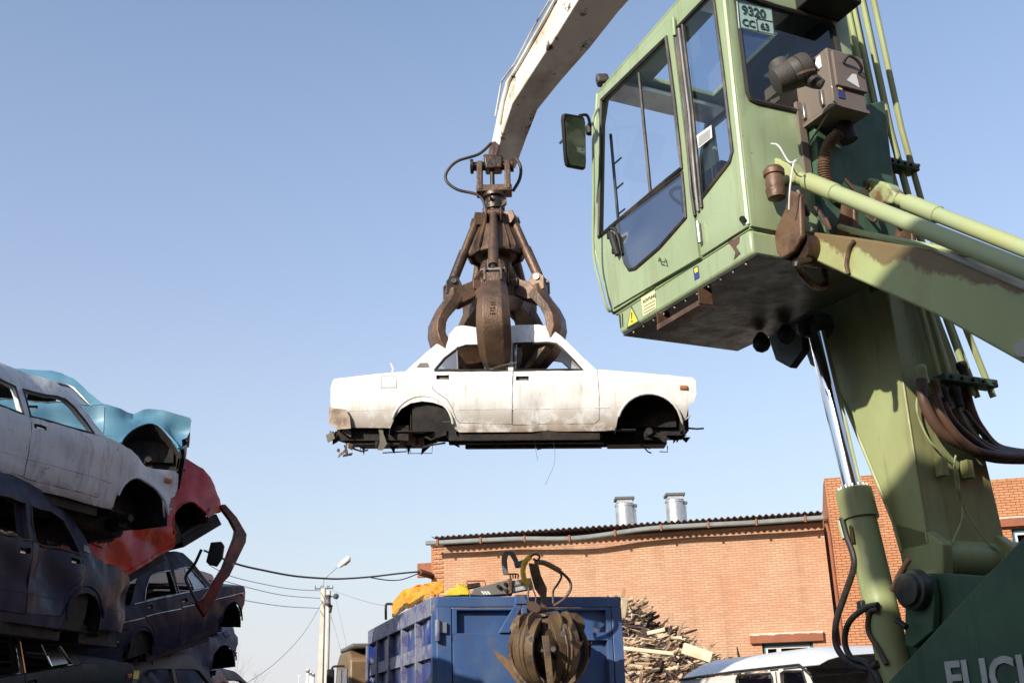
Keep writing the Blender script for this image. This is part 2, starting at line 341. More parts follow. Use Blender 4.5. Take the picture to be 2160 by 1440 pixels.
# ================================================================== SETTING
GZ = 0.25
g = MB(); g.add([(-900, -900, GZ), (900, -900, GZ), (900, 900, GZ), (-900, 900, GZ)], [(0, 1, 2, 3)])
tag(g.build('ground', M_ground, smooth=False), kind='structure')

# ================================================================== CARS
def cx(x, y): return ((x-698)/195., (942-y)/195.)
def lerp_tab(t, x):
    if x <= t[0][0]: return t[0][1]
    for (a, b), (c, d) in zip(t, t[1:]):
        if x <= c: return b+(d-b)*(x-a)/(c-a)
    return t[-1][1]
SED = dict(
    out=[cx(*p) for p in [(715, 904), (703, 880), (698, 850), (698, 815), (703, 801), (760, 796), (858, 788), (880, 766), (912, 734), (940, 705), (958, 686), (970, 682), (1060, 681), (1140, 684), (1162, 690), (1190, 713), (1226, 752), (1262, 788), (1330, 794), (1400, 800), (1455, 806), (1466, 812), (1467, 840), (1461, 858), (1450, 864), (1446, 885), (1437, 904),
        (1432, 892), (1424, 870), (1411, 852), (1393, 842), (1370, 838), (1348, 842), (1329, 853), (1314, 871), (1305, 891), (1300, 914), (1270, 916), (975, 916), (966, 910), (963, 892), (955, 874), (940, 861), (920, 854), (897, 851), (872, 855), (852, 867), (838, 885), (828, 906)]],
    win=[[cx(*p) for p in [(921, 785), (941, 758), (968, 735), (985, 729), (1010, 727), (1071, 726), (1075, 786)]],
         [cx(*p) for p in [(1090, 787), (1087, 727), (1160, 726), (1178, 729), (1192, 741), (1233, 787)]]],
    doors=[[cx(*p) for p in [(917, 789), (919, 824), (930, 834), (950, 847), (962, 866), (969, 888), (976, 896), (1085, 899), (1087, 789)]],
           [cx(*p) for p in [(1089, 789), (1088, 901), (1258, 900), (1266, 893), (1267, 850), (1264, 790)]]],
    handles=[(cx(926, 796), cx(953, 805)), (cx(1094, 800), cx(1121, 809))],
    hw=[(-.1, .70), (.14, .745), (.33, .775), (.36, .787), (.62, .792), (.74, .775), (.80, .755), (1.18, .635), (1.30, .575), (1.36, .52)],
    roof=(1.39, 2.30, 1.325, 1.31), belt=.79, L=3.94, arches=[(1.02, .17, .34), (3.445, .17, .34)], trunk=(.03, .83, .73, .795), hood=(2.92, 3.92, .79, .69), wind=(2.90, .79, 2.36, 1.29), rear=(.84, .80, 1.37, 1.31), lamp=(cx(1433, 824), cx(1449, 832)), crease=.375)
HAT = dict(
    out=[(.03, .25), (0, .45), (.0, .72), (.05, .86), (.18, 1.02), (.42, 1.24), (.52, 1.29), (1.2, 1.33), (1.85, 1.31), (2.0, 1.25), (2.4, 1.02), (2.72, .84), (3.1, .80), (3.6, .70), (3.72, .64), (3.74, .45), (3.72, .28), (3.46, .22), (3.45, .36), (3.37, .49), (3.24, .56), (3.1, .58), (2.96, .56), (2.84, .48), (2.78, .36), (2.76, .2), (2.7, .14), (1.1, .14), (1.07, .22), (1.05, .36), (.98, .48), (.87, .55), (.74, .58), (.6, .56), (.48, .49), (.4, .37), (.37, .25)],
    win=[[(.40, .93), (.50, 1.12), (.62, 1.19), (.98, 1.21), (1.04, .90)], [(1.18, .885), (1.13, 1.21), (1.80, 1.22), (1.92, 1.18), (2.48, .86)]],
    doors=[[(1.12, .87), (1.10, .19), (2.45, .19), (2.52, .25), (2.56, .84)]],
    handles=[((1.2, .78), (1.38, .72))],
    hw=SED['hw'], roof=(.55, 1.84, 1.315, 1.31), belt=.85, L=3.74, arches=[(.74, .25, .33), (3.1, .25, .33)], trunk=None, hood=(2.73, 3.70, .84, .68), wind=(2.70, .84, 1.90, 1.29), rear=None, lamp=((3.3, .62), (3.38, .66)), crease=.52)

def hwf(P, x, z):
    h = lerp_tab(P['hw'], z)
    if x < .35: h -= (.35-x)**2*.45
    if x > P['L']-.6: h -= (x-P['L']+.6)**2*.12
    return h
def make_car(P, name, label, cat, group, paint, trim=None, seed=1, dents=(), crush=0., glassq=False, far_doors=True, hood=True, chrome_strip=False, headlight=False, ventglass=False, lamp=True, rear_lamp=False, lining=True, doorpaint=None, flaps=False, vents=False, bits=True, wave=.008, crinkle=0.):
    rnd = random.Random(seed)
    root = empty(name, (0, 0, 0), label, cat, group)
    trim = trim or M_rubber
    def wp(p):
        q = V(p)
        n = noise.noise_vector(V((q.x*1.3+seed*7.1, q.y*1.3, q.z*1.3)))
        q = q + n*wave*2 + noise.noise_vector(V((q.x*4+seed, q.y*4, q.z*4)))*wave
        if crinkle:     # sharp buckles: ridged noise pushes the sheet inwards
            rg = 1-abs(noise.noise(V((q.x*2.1+seed, q.y*.6, q.z*2.6))))*3.2; rg2 = 1-abs(noise.noise(V((q.x*5+seed*2, q.y, q.z*5))))*3
            q.y -= (1 if q.y > 0 else -1)*crinkle*(max(0, rg)+.4*max(0, rg2))*min(1, abs(q.y)*2)
            q.z -= crinkle*.8*max(0, rg2)*(1 if q.z > .6 else 0)
        if crush: q.z -= crush*max(0, q.z-.8)*(.6+.4*noise.noise(V((q.x*1.5+seed, q.y, 0))))
        for c, r, v in dents:
            dd = (V(p)-V(c)).length_squared/(r*r)
            if dd < 6: q += V(v)*math.exp(-dd)
        return q
    def side(sg, ofs=0.):
        return lambda x, z: wp(V((x, sg*(hwf(P, x, z)+ofs), z)))
    body = MB()
    gaps = [shrink(d, -.006) for d in P['doors']]
    h = .06
    for sg in (-1, 1):
        hol = list(P['win'])
        if sg == -1 or far_doors: hol += gaps
        panel(body, P['out'], hol, h, side(sg))
    # roof, hood, boot, cowl, end panels
    x0, x1, z0, z1 = P['roof']
    body.grid(lambda a, b: wp(V((x0+(x1-x0)*a, (2*b-1)*hwf(P, 1.5, 1.325), z0+(z1-z0)*a+.022*(1-(2*b-1)**2)))), 12, 12)
    def lid(x0, x1, z0, z1, cr=.045, inset=0):
        body.grid(lambda a, b: wp(V((x0+(x1-x0)*a, (2*b-1)*(hwf(P, x0+(x1-x0)*a, z0+(z1-z0)*a)-inset), z0+(z1-z0)*a+cr*(1-(2*b-1)**2)))), 12, 10)
    if P['trunk']: lid(*P['trunk'])
    if hood and P['hood']: lid(*P['hood'])
    if P['rear']:
        body.grid(lambda a, b: wp(V((.0+.01*a+.03*(2*b-1)**2, (2*b-1)*hwf(P, 0.02, .25+.5*a), .22+.51*a))), 6, 10)
    else:
        body.grid(lambda a, b: wp(V((.0+.04*(2*b-1)**2, (2*b-1)*hwf(P, 0.02, .25+.5*a), .22+.4*a))), 6, 10)
    body.grid(lambda a, b: wp(V((P['L']-.05-.08*(1-a), (2*b-1)*(hwf(P, P['L'], .5)-.01), .24+.07*a))), 2, 10)
    for s_ in (-1, 1):   # inner pillars give the window frames depth
        for wi in P['win']:
            ring = resamp(wi, .08); n = len(ring)
            a_ = [wp(V((x, s_*(hwf(P, x, z)-.004), z))) for x, z in ring]; c_ = [wp(V((x, s_*(hwf(P, x, z)-.05), z))) for x, z in shrink(wi and ring, -.0)]
            body.add(a_+c_, [(i, (i+1) % n, n+(i+1) % n, n+i) for i in range(n)])
    ob = body.build('body_shell', paint, root, solid=.010)
    lam = P['arches']
    for s_ in (-1, 1):
        for xa, xb in (((.12, .62), (1.42, 3.02)) if P is SED else ((.1, .36), (1.12, 2.75), (3.45, 3.7))):
            n_ = max(2, int((xb-xa)/.12)); MB().tube([wp(V((xa+(xb-xa)*i/n_, s_*(hwf(P, xa+(xb-xa)*i/n_, P['crease'])+.0035), P['crease']))) for i in range(n_+1)], .005, 5).build('styling_line', paint, root)
    for ax_, az_, r_ in lam:      # rolled arch lips
        for s_ in (-1, 1):
            pts = [wp(V((ax_+math.cos(t)*r_*1.0, s_*(hwf(P, ax_, az_+.2)+.004), az_+math.sin(t)*r_*1.05))) for t in [R(a) for a in range(8, 173, 11)]]
            l = MB().tube(pts, .013, 6).build('arch_lip', paint, root)
    # doors
    k = 0
    for sg in (-1, 1):
        if sg == 1 and not far_doors: continue
        for di, d in enumerate(P['doors']):
            dm = MB(); hx = P['handles'][di] if di < len(P['handles']) else None
            hol = []
            if hx:
                (a, b), (c, e) = hx; hol = [[(a, b), (c, b), (c, e), (a, e)]]
            panel(dm, d, hol, h, side(sg, .002))
            do = dm.build('door', doorpaint or paint, root, solid=.012)
            if hx:
                (a, b), (c, e) = hx; y = sg*(hwf(P, a, b)-.02)
                q = MB().grid(lambda u_, v_: wp(V((a+(c-a)*u_, y, b+(e-b)*v_))), 2, 2).build('handle_recess', M_void, None, solid=.004); q.parent = do
                q = MB().box(wp(V(((a+c)/2+.01, y+sg*.012, e+.012))), (c-a)*.6, .012, .016).build('handle', M_dull, None); q.parent = do
    # window trims
    for sg in (-1, 1):
        for wi in P['win']:
            pts = [wp(V((x, sg*(hwf(P, x, z)+.006), z))) for x, z in resamp(wi, .12)]; pts.append(pts[0])
            MB().tube(pts, .013 if paint is M_white else .009, 6, cap=False).build('window_trim', trim, root)
        if glassq:
            wi = P['win'][0] if glassq != 'front' else P['win'][1]
            if glassq != 'front':
                q = [p for p in wi if p[0] < 1.40]; q = q[:3]+[(1.375, 1.08), (1.40, .80)]
            else: q = [(2.28, 1.085), (2.40, 1.085), (2.54, 1.03), (2.72, .81), (2.42, .81)]
            mm = MB(); panel(mm, q, [], .1, side(sg, -.004)); mm.build('quarter_glass', G_frost, root)
            e1, e2 = q[-2:] if glassq != 'front' else (q[0], q[-1])
            MB().tube([wp(V((e1[0], sg*hwf(P, *e1), e1[1]))), wp(V((e2[0], sg*hwf(P, *e2), e2[1])))], .009, 6).build('glass_divider', trim if trim != M_rubber else M_dull, root)
    for x in ((2.0,) if P is SED else (1.1,)):
        for sg in (-1, 1):
            MB().tube([wp(V((x, sg*(hwf(P, x, .8)-.05), .7))), wp(V((x-.01, sg*(hwf(P, x, 1.26)-.05), 1.26)))], .032, 8).build('pillar', M_dull if paint is M_white else paint, root)
    # far windscreen edge, rear header
    wx, wz, tx, tz = P['wind']
    MB().tube([wp(V((wx, -.70, wz-.03))), wp(V((wx+.03, 0, wz))), wp(V((wx, .70, wz-.03)))], .03, 6).build('cowl', M_void, root)
    # interior: lining, bulkheads, floor
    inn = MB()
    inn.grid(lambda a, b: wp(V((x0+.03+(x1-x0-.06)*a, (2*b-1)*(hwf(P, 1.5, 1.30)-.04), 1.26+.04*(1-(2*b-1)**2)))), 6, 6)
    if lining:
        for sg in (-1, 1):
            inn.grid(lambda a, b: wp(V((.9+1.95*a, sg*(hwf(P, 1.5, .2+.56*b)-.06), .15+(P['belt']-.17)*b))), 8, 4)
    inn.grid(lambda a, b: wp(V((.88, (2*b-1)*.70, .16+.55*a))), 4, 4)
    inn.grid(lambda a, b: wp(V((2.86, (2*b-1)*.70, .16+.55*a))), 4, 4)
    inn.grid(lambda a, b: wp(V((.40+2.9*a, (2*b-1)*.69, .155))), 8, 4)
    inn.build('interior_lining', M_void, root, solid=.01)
    # wheel tubs
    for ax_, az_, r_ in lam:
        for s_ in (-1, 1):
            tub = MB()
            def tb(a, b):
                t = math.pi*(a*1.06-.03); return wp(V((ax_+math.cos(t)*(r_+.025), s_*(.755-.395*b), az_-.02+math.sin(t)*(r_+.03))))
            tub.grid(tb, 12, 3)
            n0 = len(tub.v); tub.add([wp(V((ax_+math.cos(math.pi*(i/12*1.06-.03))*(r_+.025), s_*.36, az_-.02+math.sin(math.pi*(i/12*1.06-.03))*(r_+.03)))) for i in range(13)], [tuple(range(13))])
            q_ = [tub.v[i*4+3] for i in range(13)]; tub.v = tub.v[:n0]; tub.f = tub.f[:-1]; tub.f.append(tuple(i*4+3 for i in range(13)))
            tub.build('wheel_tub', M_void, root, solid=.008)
    # underbody
    un = MB(); rr = rnd.uniform
    L = P['L']
    for s_ in (-1, 1):
        un.bb(1.3, L-1.02, s_*.66-.06, s_*.66+.06, .05, .15)
        un.bb(1.35, L-.3, s_*.33-.04, s_*.33+.04, .04, .13)
        un.bb(.3, 1.3, s_*.40-.04, s_*.40+.04, .16, .26)
    un.bb(1.25, L-1.0, -.66, .66, .10, .15)
    un.tube([(1.2, 0, .12), (2.0, 0, .12), (3.0, 0, .11)], .07, 8)
    un.bb(.06, .85, -.66, .66, .06, .22); un.bb(.15, .75, -.62, -.2, .02, .1)
    un.bb(L-.95, L-.3, -.35, .35, .02, .2); un.box((L-.5, 0, .1), .1, 1.1, .08); un.bb(L-.16, L-.08, -.66, .66, .14, .62)
    un.bb(L-.9, L-.2, -.42, .42, .2, .5)
    un.tube([(.98, -.6, .22), (.98, .6, .22)], .05, 8); un.tube([(L-.5, -.64, .14), (L-.5, .64, .14)], .04, 8)
    n0 = len(un.v)
    for i in range(26):
        x = rr(.1, L-.15); y = rr(-.7, .7)
        un.box((x, y, rr(.06, .14)), rr(.05, .22), rr(.03, .15), rr(.03, .08), X=V((1, rr(-.3, .3), rr(-.3, .3))).normalized())
    un.warp(wp).build('underbody', M_floor, root, smooth=False)
    if bits:
        for i in range(9):
            x = rr(.1, L-.2); y = rr(-.72, -.2); p = V((x, y, rr(.0, .08)))
            MB().tube([wp(p), wp(p+V((rr(-.12, .12), rr(-.05, .05), rr(-.1, 0)))), wp(p+V((rr(-.28, .28), rr(-.1, .1), rr(-.12, -.02))))], rr(.004, .009), 5).build('loose_pipe', M_floor, root)
    if lamp:
        (a, b), (c, e) = P['lamp']
        for sg in (-1, 1):
            p = wp(V(((a+c)/2, sg*(hwf(P, a, b)+.006), (b+e)/2))); MB().box(p, c-a, .026, b-e if b > e else e-b).build('side_lamp', M_amber, root, bevel=.006)
    if chrome_strip:
        for sg in (-1, 1):
            for (xa, xb) in ((.1, 1.1), (1.13, 1.98), (2.01, 2.88), (2.93, 3.85)):
                MB().tube([wp(V((xa+(xb-xa)*i/6, sg*(hwf(P, 1.5, .64)+.008), .625-.01*i/6))) for i in range(7)], .009, 6).build('chrome_strip', M_dull, root)
            MB().tube([wp(V((xa, sg*(hwf(P, 1.5, .79)+.008), .795))) for xa in [.9+i*.2 for i in range(11)]], .008, 6).build('chrome_strip', M_dull, root)
    if headlight:
        for y in (-.52, .52):
            p = wp(V((L-.03, y, .50)))
            hl = MB().lathe(p-V((.06, 0, 0)), (1, 0, 0), [(0, .06), (.03, .10), (.075, .105), (.08, .098), (.078, .088)], 20).build('headlight', M_dull, root)
            q = MB().lathe(p-V((.03, 0, 0)), (1, 0, 0), [(0, .04), (.04, .088), (.05, .07), (.058, .02)], 20).build('lens', M_chrome, None); q.parent = hl
        fp = MB(); fp.grid(lambda a, b: wp(V((L-.10, (2*b-1)*.70, .22+.42*a))), 3, 8); fp.build('front_panel', M_dblue, root, solid=.02)
        for i in range(9): MB().tube([wp(V((L-.085, -.36, .42+.025*i))), wp(V((L-.085, .36, .42+.025*i)))], .006, 5).build('grille_bar', M_dull, root)
    if flaps:      # fuel flap, C-pillar vent and the crushed tail of the hanging shell
        for sg in (-1,):
            q = [cx(809, 797), cx(809, 821), cx(842, 821), cx(842, 797)]
            mm = MB(); panel(mm, shrink(q, .004), [], .05, side(sg, .006)); mm.build('fuel_flap', paint, root, solid=.006)
            pts = [wp(V((x, sg*(hwf(P, x, z)+.004), z))) for x, z in resamp(q, .1)]; pts.append(pts[0]); MB().tube(pts, .0035, 5, cap=False).build('flap_gap', M_floor, root)
    if vents:
        for sg in (-1, 1):
            q = [cx(883, 778), cx(889, 768), cx(906, 768), cx(910, 778)]
            mm = MB(); panel(mm, q, [], .05, side(sg, .007)); mm.build('pillar_vent', M_grey, root, solid=.01)
    return root
def pose(o, loc, yaw, pitch, roll):
    # yaw about z, nose pitch, roll about the car's own length
    a, b, r = R(yaw), R(pitch), R(roll)
    M = Matrix.Rotation(a, 4, 'Z') @ Matrix.Rotation(b, 4, 'Y') @ Matrix.Rotation(r, 4, 'X')
    o.matrix_world = Matrix.Translation(loc) @ M; o.location = loc; o.rotation_euler = M.to_euler(); return o

# the shell held by the grapple
hc = make_car(SED, 'car_shell', 'wheelless white saloon shell hanging in the claws of the grapple', 'car', None, M_white, M_rubber, seed=3, crinkle=.006, glassq='rear', flaps=True, vents=True, wave=.0015, bits=True,
    dents=[((1.72, -.55, 1.32), .20, (0, .05, -.05)), ((1.2, -.6, 1.25), .12, (.02, .03, -.02)), ((2.32, -.78, .40), .16, (0, .045, 0)), ((2.75, -.8, .5), .10, (0, .015, 0)), ((.35, -.75, .5), .25, (0, .02, 0)), ((2.36, -.75, .16), .10, (0, .03, .015)), ((1.38, -.6, 1.2), .08, (0, .015, 0)), ((3.5, -.8, .7), .3, (0, .012, 0)), ((2.6, -.8, .25), .2, (0, .012, 0))])
ragged = random.Random(5)
for i in range(16):     # torn tail and hanging strips
    x = ragged.uniform(.0, .22); p = V((x, -.70+ragged.uniform(-.03, .1), ragged.uniform(.0, .36)-x*.6))
    MB().box(p, ragged.uniform(.02, .11), .03, ragged.uniform(.02, .1), X=V((1, ragged.uniform(-.6, .6), ragged.uniform(-.7, .7))).normalized(), Z=V((ragged.uniform(-.4, .4), 0, 1)).normalized()).build('torn_tail_piece', [M_bracket, M_floor, M_beige][i % 3], hc, smooth=False)
def strip(pts, wd, mt, nm):
    b = MB(); P_ = [V(p) for p in pts]
    b.add([p+V((-wd/2*k, 0, 0)) for p, k in zip(P_, (1, .8, 1.6, 1.2))]+[p+V((wd/2*k, .01, 0)) for p, k in zip(P_, (1, .8, 1.6, 1.2))], [(i, i+1, i+5, i+4) for i in range(3)])
    b.build(nm, mt, hc, solid=.006)
MB().prism([V((-.005, -.775, .43)), V((.05, -.80, .40)), V((.19, -.80, .385)), V((.235, -.80, .30)), V((.25, -.80, .18)), V((.10, -.79, .17)), V((.0, -.775, .24))], V((0, -.008, 0))).build('torn_quarter', mat('bare_dirty_metal', (.36, .28, .21), .7, c2=(.2, .14, .1), s2=9), hc, smooth=False)
for i in range(34):      # ragged lower edge
    x = ragged.choice([ragged.uniform(.05, .9), ragged.uniform(1.3, 2.9), ragged.uniform(3.0, 3.85)]); y = ragged.uniform(-.70, .2); z = .13 if x > 1.3 else .05
    a_ = ragged.uniform(.03, .12); MB().prism([V((x, y, z)), V((x+a_, y, z)), V((x+a_*ragged.uniform(-.2, .9), y, z-ragged.uniform(.03, .11)))], V((0, .01, 0))).build('torn_edge', M_floor, hc, smooth=False)
strip([(.55, -.72, .20), (.57, -.73, .12), (.59, -.73, .02), (.555, -.73, -.05)], .05, M_beige, 'torn_strip')
strip([(1.28, -.72, .25), (1.26, -.66, .2), (1.20, -.66, .14), (1.15, -.6, .1)], .10, M_beige, 'torn_strip')
for pts in ([(.2, -.6, .03), (.25, -.62, -.03), (.33, -.62, -.055), (.40, -.62, -.04)], [(3.85, -.6, .17), (3.95, -.62, .16), (4.02, -.62, .165)], [(3.4, -.55, .10), (3.5, -.6, .09), (3.66, -.62, .05)], [(1.0, -.6, -.02), (1.1, -.62, .01), (1.25, -.62, .03)], [(1.3, -.5, .04), (1.4, -.62, -.01)], [(1.03, -.62, .1), (1.1, -.66, .06), (1.2, -.6, .1)], [(.62, -.5, .80), (.64, -.5, .86), (.61, -.5, .93)]):
    MB().tube(pts, .011, 6).build('bent_pipe', M_floor if pts[0][2] < .7 else M_white, hc)
for x, z0, sw in ((2.22, -.16, .03), (2.42, -.42, -.09)):
    MB().tube(spline([(x, -.6, .05), (x+.01, -.61, (z0+.05)/2), (x+sw, -.61, z0)], 6), .0028, 4).build('hanging_wire', M_thinw, hc)
MB().tube(spline([(1.72, -.70, .81), (1.85, -.75, .84), (2.04, -.78, .87)], 4), .011, 6).build('bent_strut', M_dull, hc)
MB().prism([V((2.62, -.70, .80)), V((2.78, -.70, .80)), V((2.63, -.665, .93))], V((0, .015, 0))).build('mirror_mount', M_dull, hc)
pose(hc, (-1.945, 12.22, 4.69), -4.7, 2.5, 9.5)
HG = 'scrapped car shells stacked in the heap'
wc = make_car(SED, 'car_shell', 'dirty white saloon shell lying on top of the scrap heap', 'car', HG, M_owhite, M_rubber, seed=11, crinkle=.012, wave=.003, ventglass=False,
    dents=[((3.55, -.7, .72), .22, (0, .09, -.06)), ((3.75, -.7, .5), .12, (0, .05, 0)), ((1.9, -.2, 1.35), .7, (0, 0, -.10)), ((3.1, -.8, .4), .3, (0, .03, 0)), ((2.0, -.6, 1.3), .6, (0, .05, -.04)), ((2.4, -.8, .5), .12, (0, .02, 0)), ((3.6, -.6, .62), .2, (0, .05, -.04))])
pose(wc, (-5.604, 7.43, 3.593), 67.3, 1.8, -1.2)
bc = make_car(SED, 'car_shell', 'light blue car shell with a round headlight and crumpled front wing', 'car', HG, M_bluecar, M_dull, seed=23, crinkle=.02, wave=.004, glassq='front', headlight=True, lamp=False,
    dents=[((3.45, -.8, .62), .26, (0, .14, .09)), ((3.80, -.75, .5), .18, (-.06, .16, 0)), ((3.2, -.75, .72), .14, (0, .10, -.05)), ((3.6, -.3, .75), .3, (0, 0, -.10)), ((2.75, -.8, .6), .16, (0, .09, 0)), ((2.3, -.8, .35), .25, (0, .10, 0)), ((3.0, -.8, .45), .3, (0, .05, 0)), ((2.5, -.8, .5), .35, (0, .05, 0))])
pose(bc, (-7.85, 12.2, 4.47), 20, -1.2, -12)
nc = make_car(SED, 'car_shell', 'glossy navy saloon shell with a deeply dented rear door', 'car', HG, M_navy, M_rubber, seed=31, crinkle=.02, wave=.003, vents=True,
    dents=[((1.65, .8, .6), .26, (0, -.12, 0)), ((1.45, .8, .42), .16, (0, -.06, 0)), ((1.5, .8, .25), .2, (0, .03, 0)), ((2.4, .8, .5), .3, (0, -.09, 0)), ((.1, .75, .5), .16, (.06, -.07, 0)), ((.3, .8, .45), .15, (0, -.03, 0))])
pose(nc, (-4.52, 10.9, 2.41), 265.5, .3, .4)
dc = make_car(SED, 'car_shell', 'dark blue saloon shell with chrome side strips, nose tipped up', 'car', HG, M_dblue, M_dull, seed=41, crinkle=.012, wave=.002, glassq='front', chrome_strip=True)
pose(dc, (-5.588, 12.863, 2.244), 78, -12, 3.6)
rc = make_car(HAT, 'car_shell', 'red hatchback shell standing tail up on the scrap heap', 'car', HG, M_red, M_rubber, seed=51, crinkle=.025, wave=.003, lamp=False, hood=False,
    dents=[((1.7, .8, .5), .2, (0, -.05, 0)), ((2.1, .8, .35), .16, (0, -.06, 0)), ((1.4, .8, .3), .14, (0, -.05, 0)), ((.3, .75, .7), .3, (0, -.03, .02)), ((2.4, .8, .6), .2, (0, -.05, 0))])
pose(rc, (-4.52, 14.986, 4.22), 246, 28.9, 6.2)
sv = make_car(SED, 'car_shell', 'grey blue car shell crushed beneath the dark blue saloon', 'car', HG, M_silver, M_rubber, seed=61, crinkle=.05, wave=.006, lamp=False, crush=.35)
pose(sv, (-6.1, 14.05, 1.345), 73, -17, -3)
bl = make_car(SED, 'car_shell', 'dark green saloon shell with bright window surrounds, bottom of the heap', 'car', HG, M_dkgreen, M_chrome, seed=71, wave=.003, glassq='front')
pose(bl, (-5.42, 8.037, 1.25), 80.7, -7.5, 6)
bg_ = make_car(SED, 'car_shell', 'beige stripped shell with a yellow patch on its rear pillar', 'car', HG, M_beige, M_rubber, seed=81, wave=.003, vents=False)
MB().prism([V((1.12, -.70, .98)), V((1.26, -.70, .98)), V((1.31, -.665, 1.08)), V((1.17, -.665, 1.08))], V((0, -.012, 0))).build('pillar_patch', M_stky, bg_)
pose(bg_, (-5.903, 13.197, 1.346), 67.5, -.9, 1.5)
mc = make_car(SED, 'car_shell', 'maroon car shell at the foot of the heap behind the beige shell', 'car', HG, M_maroon, M_rubber, seed=91, wave=.003)
pose(mc, (-5.518, 15.6, 1.044), 86, -7, 2)
bh = make_car(SED, 'car_shell', 'pale beige car shell seen through the dark blue saloon windows', 'car', HG, mat('pale_beige_paint', (.34, .31, .26), .5), M_rubber, seed=95, wave=.003)
pose(bh, (-7.409, 16.5, 3.43), 72.7, -3.4, 0)
# loose door frame hanging off the red hatchback
df = MB()
Yd = 14.3
fr = [U(*p, Yd) for p in [(469, 1064), (492, 1082), (519, 1122), (518, 1140), (487, 1208), (428, 1292)]]
a = [(468, 1063), (476, 1063), (500, 1090), (521, 1126), (519, 1143), (484, 1215), (474, 1225), (432, 1301), (414, 1270), (432, 1258), (470, 1196), (494, 1134), (497, 1118), (485, 1095), (466, 1070)]
df.prism([U(*p, Yd) for p in a], V((-.05, .07, .0)))
o = df.build('loose_door_frame', mat('dark_maroon_frame', (.20, .012, .010), .35, c2=(.05, .01, .01), s2=5), None, bevel=.008); tag(o, 'bent red door frame dangling in a V beside the red hatchback', 'door frame')
wr = [U(*p, Yd+.05) for p in [(425, 1158), (410, 1190), (392, 1215), (398, 1235), (412, 1262), (425, 1285)]]
q = MB().tube(spline(wr, 4), .02, 6).build('inner_rail', M_rubber, None); q.parent = o
q = MB().prism([U(*p, 14.6) for p in [(444, 1143), (466, 1141), (472, 1150), (468, 1176), (456, 1194), (440, 1190), (434, 1184)]], V((0, .06, 0))).build('bumper_piece', M_black, None, bevel=.01)
tag(q, 'dark plastic flap hanging under the tail of the red hatchback', 'bumper')
q = MB().tube([U(188, 1108, 10.9), U(176, 1172, 10.9)], .012, 6).build('metal_rod', M_dull, None); tag(q, 'thin shiny rod standing up behind the dented navy saloon', 'rod')
# shells lower down and further along the same row (they carry the visible ones and shade the machine)
HB = 'shells in the row of stacked cars running back past the camera'
hp = make_car(SED, 'car_shell', 'weathered saloon shell in the long row beside the camera', 'car', HB, M_beige, M_rubber, seed=101, wave=.02, crush=.2, bits=False)
pose(hp, (-6.8, -6.2, .3), 4, 0, 1)
rn = random.Random(9)
n_ = 0
for yc, top in ((-2.6, 8.0), (-.9, 6.36), (.8, 5.2), (2.5, 4.6)):
    nl = int((top-.6)/.98)
    for lvl in range(nl):
        c = copy_tree(hp); tall = yc < -2; pose(c, (-3.65, -5.6, top-1.22-(nl-1-lvl)*.98) if tall else (-6.7+rn.uniform(-.15, .1), yc+rn.uniform(-.1, .1), top-1.22-(nl-1-lvl)*.98), (90 if tall else 0)+rn.uniform(-3, 3), rn.uniform(-2, 2), rn.uniform(-3, 3))
for (x, y, z, yw) in ((-8.3, 8.6, .4, 70), (-7.4, 8.4, 1.5, 66), (-7.2, 11.6, .5, 80), (-7.6, 12.3, 1.7, 75), (-8.6, 11.2, 2.8, 60), (-9.0, 13.2, 3.6, 40), (-8.8, 16., .5, 70), (-8.4, 16., 1.7, 70), (-8.8, 15.6, 2.9, 50), (-6.5, 17.8, .4, 70), (-6.4, 17.6, 1.5, 68), (-4.9, 8.5, .25, 75)):
    c = copy_tree(hp); pose(c, (x, y, z), yw, rn.uniform(-3, 3), rn.uniform(-3, 3)); c['group'] = 'buried shells inside the scrap heap'; c['label'] = 'battered shell buried deep inside the car heap'

ls = MB(); rn = random.Random(77)
for i in range(330):     # torn strips, pipes and trim wedged between the shells
    k = rn.random()
    if k < .6: c = U(rn.uniform(0, 230), 1000+rn.uniform(60, 110)+40*rn.random(), rn.uniform(11.2, 12.6))
    elif k < .97: c = U(rn.uniform(60, 250), rn.uniform(1320, 1400), rn.uniform(12.8, 14.5))
    else: c = U(rn.uniform(330, 400), rn.uniform(1010, 1090), rn.uniform(13.6, 15))
    d_ = V((rn.uniform(-1, 1), rn.uniform(-1, 1), rn.uniform(-.4, .4))).normalized(); L = rn.uniform(.08, .45)
    if rn.random() < .5: ls.tube([c-d_*L/2, c+V((0, 0, rn.uniform(-.06, .06))), c+d_*L/2], rn.uniform(.004, .014), 5)
    else: ls.box(c, L, rn.uniform(.03, .14), .008, X=d_, Y=d_.orthogonal().normalized(), Z=d_.cross(d_.orthogonal().normalized()))
o = ls.build('loose_scrap', mat('mixed_scrap', (.022, .02, .018), .7, .1, c2=(.07, .045, .03), s2=2.4, c3=(.3, .3, .3), s3=3.1, t3=(.62, .66)), None, smooth=False); tag(o, 'torn strips and pipes wedged between the stacked shells', 'scrap', kind='stuff')

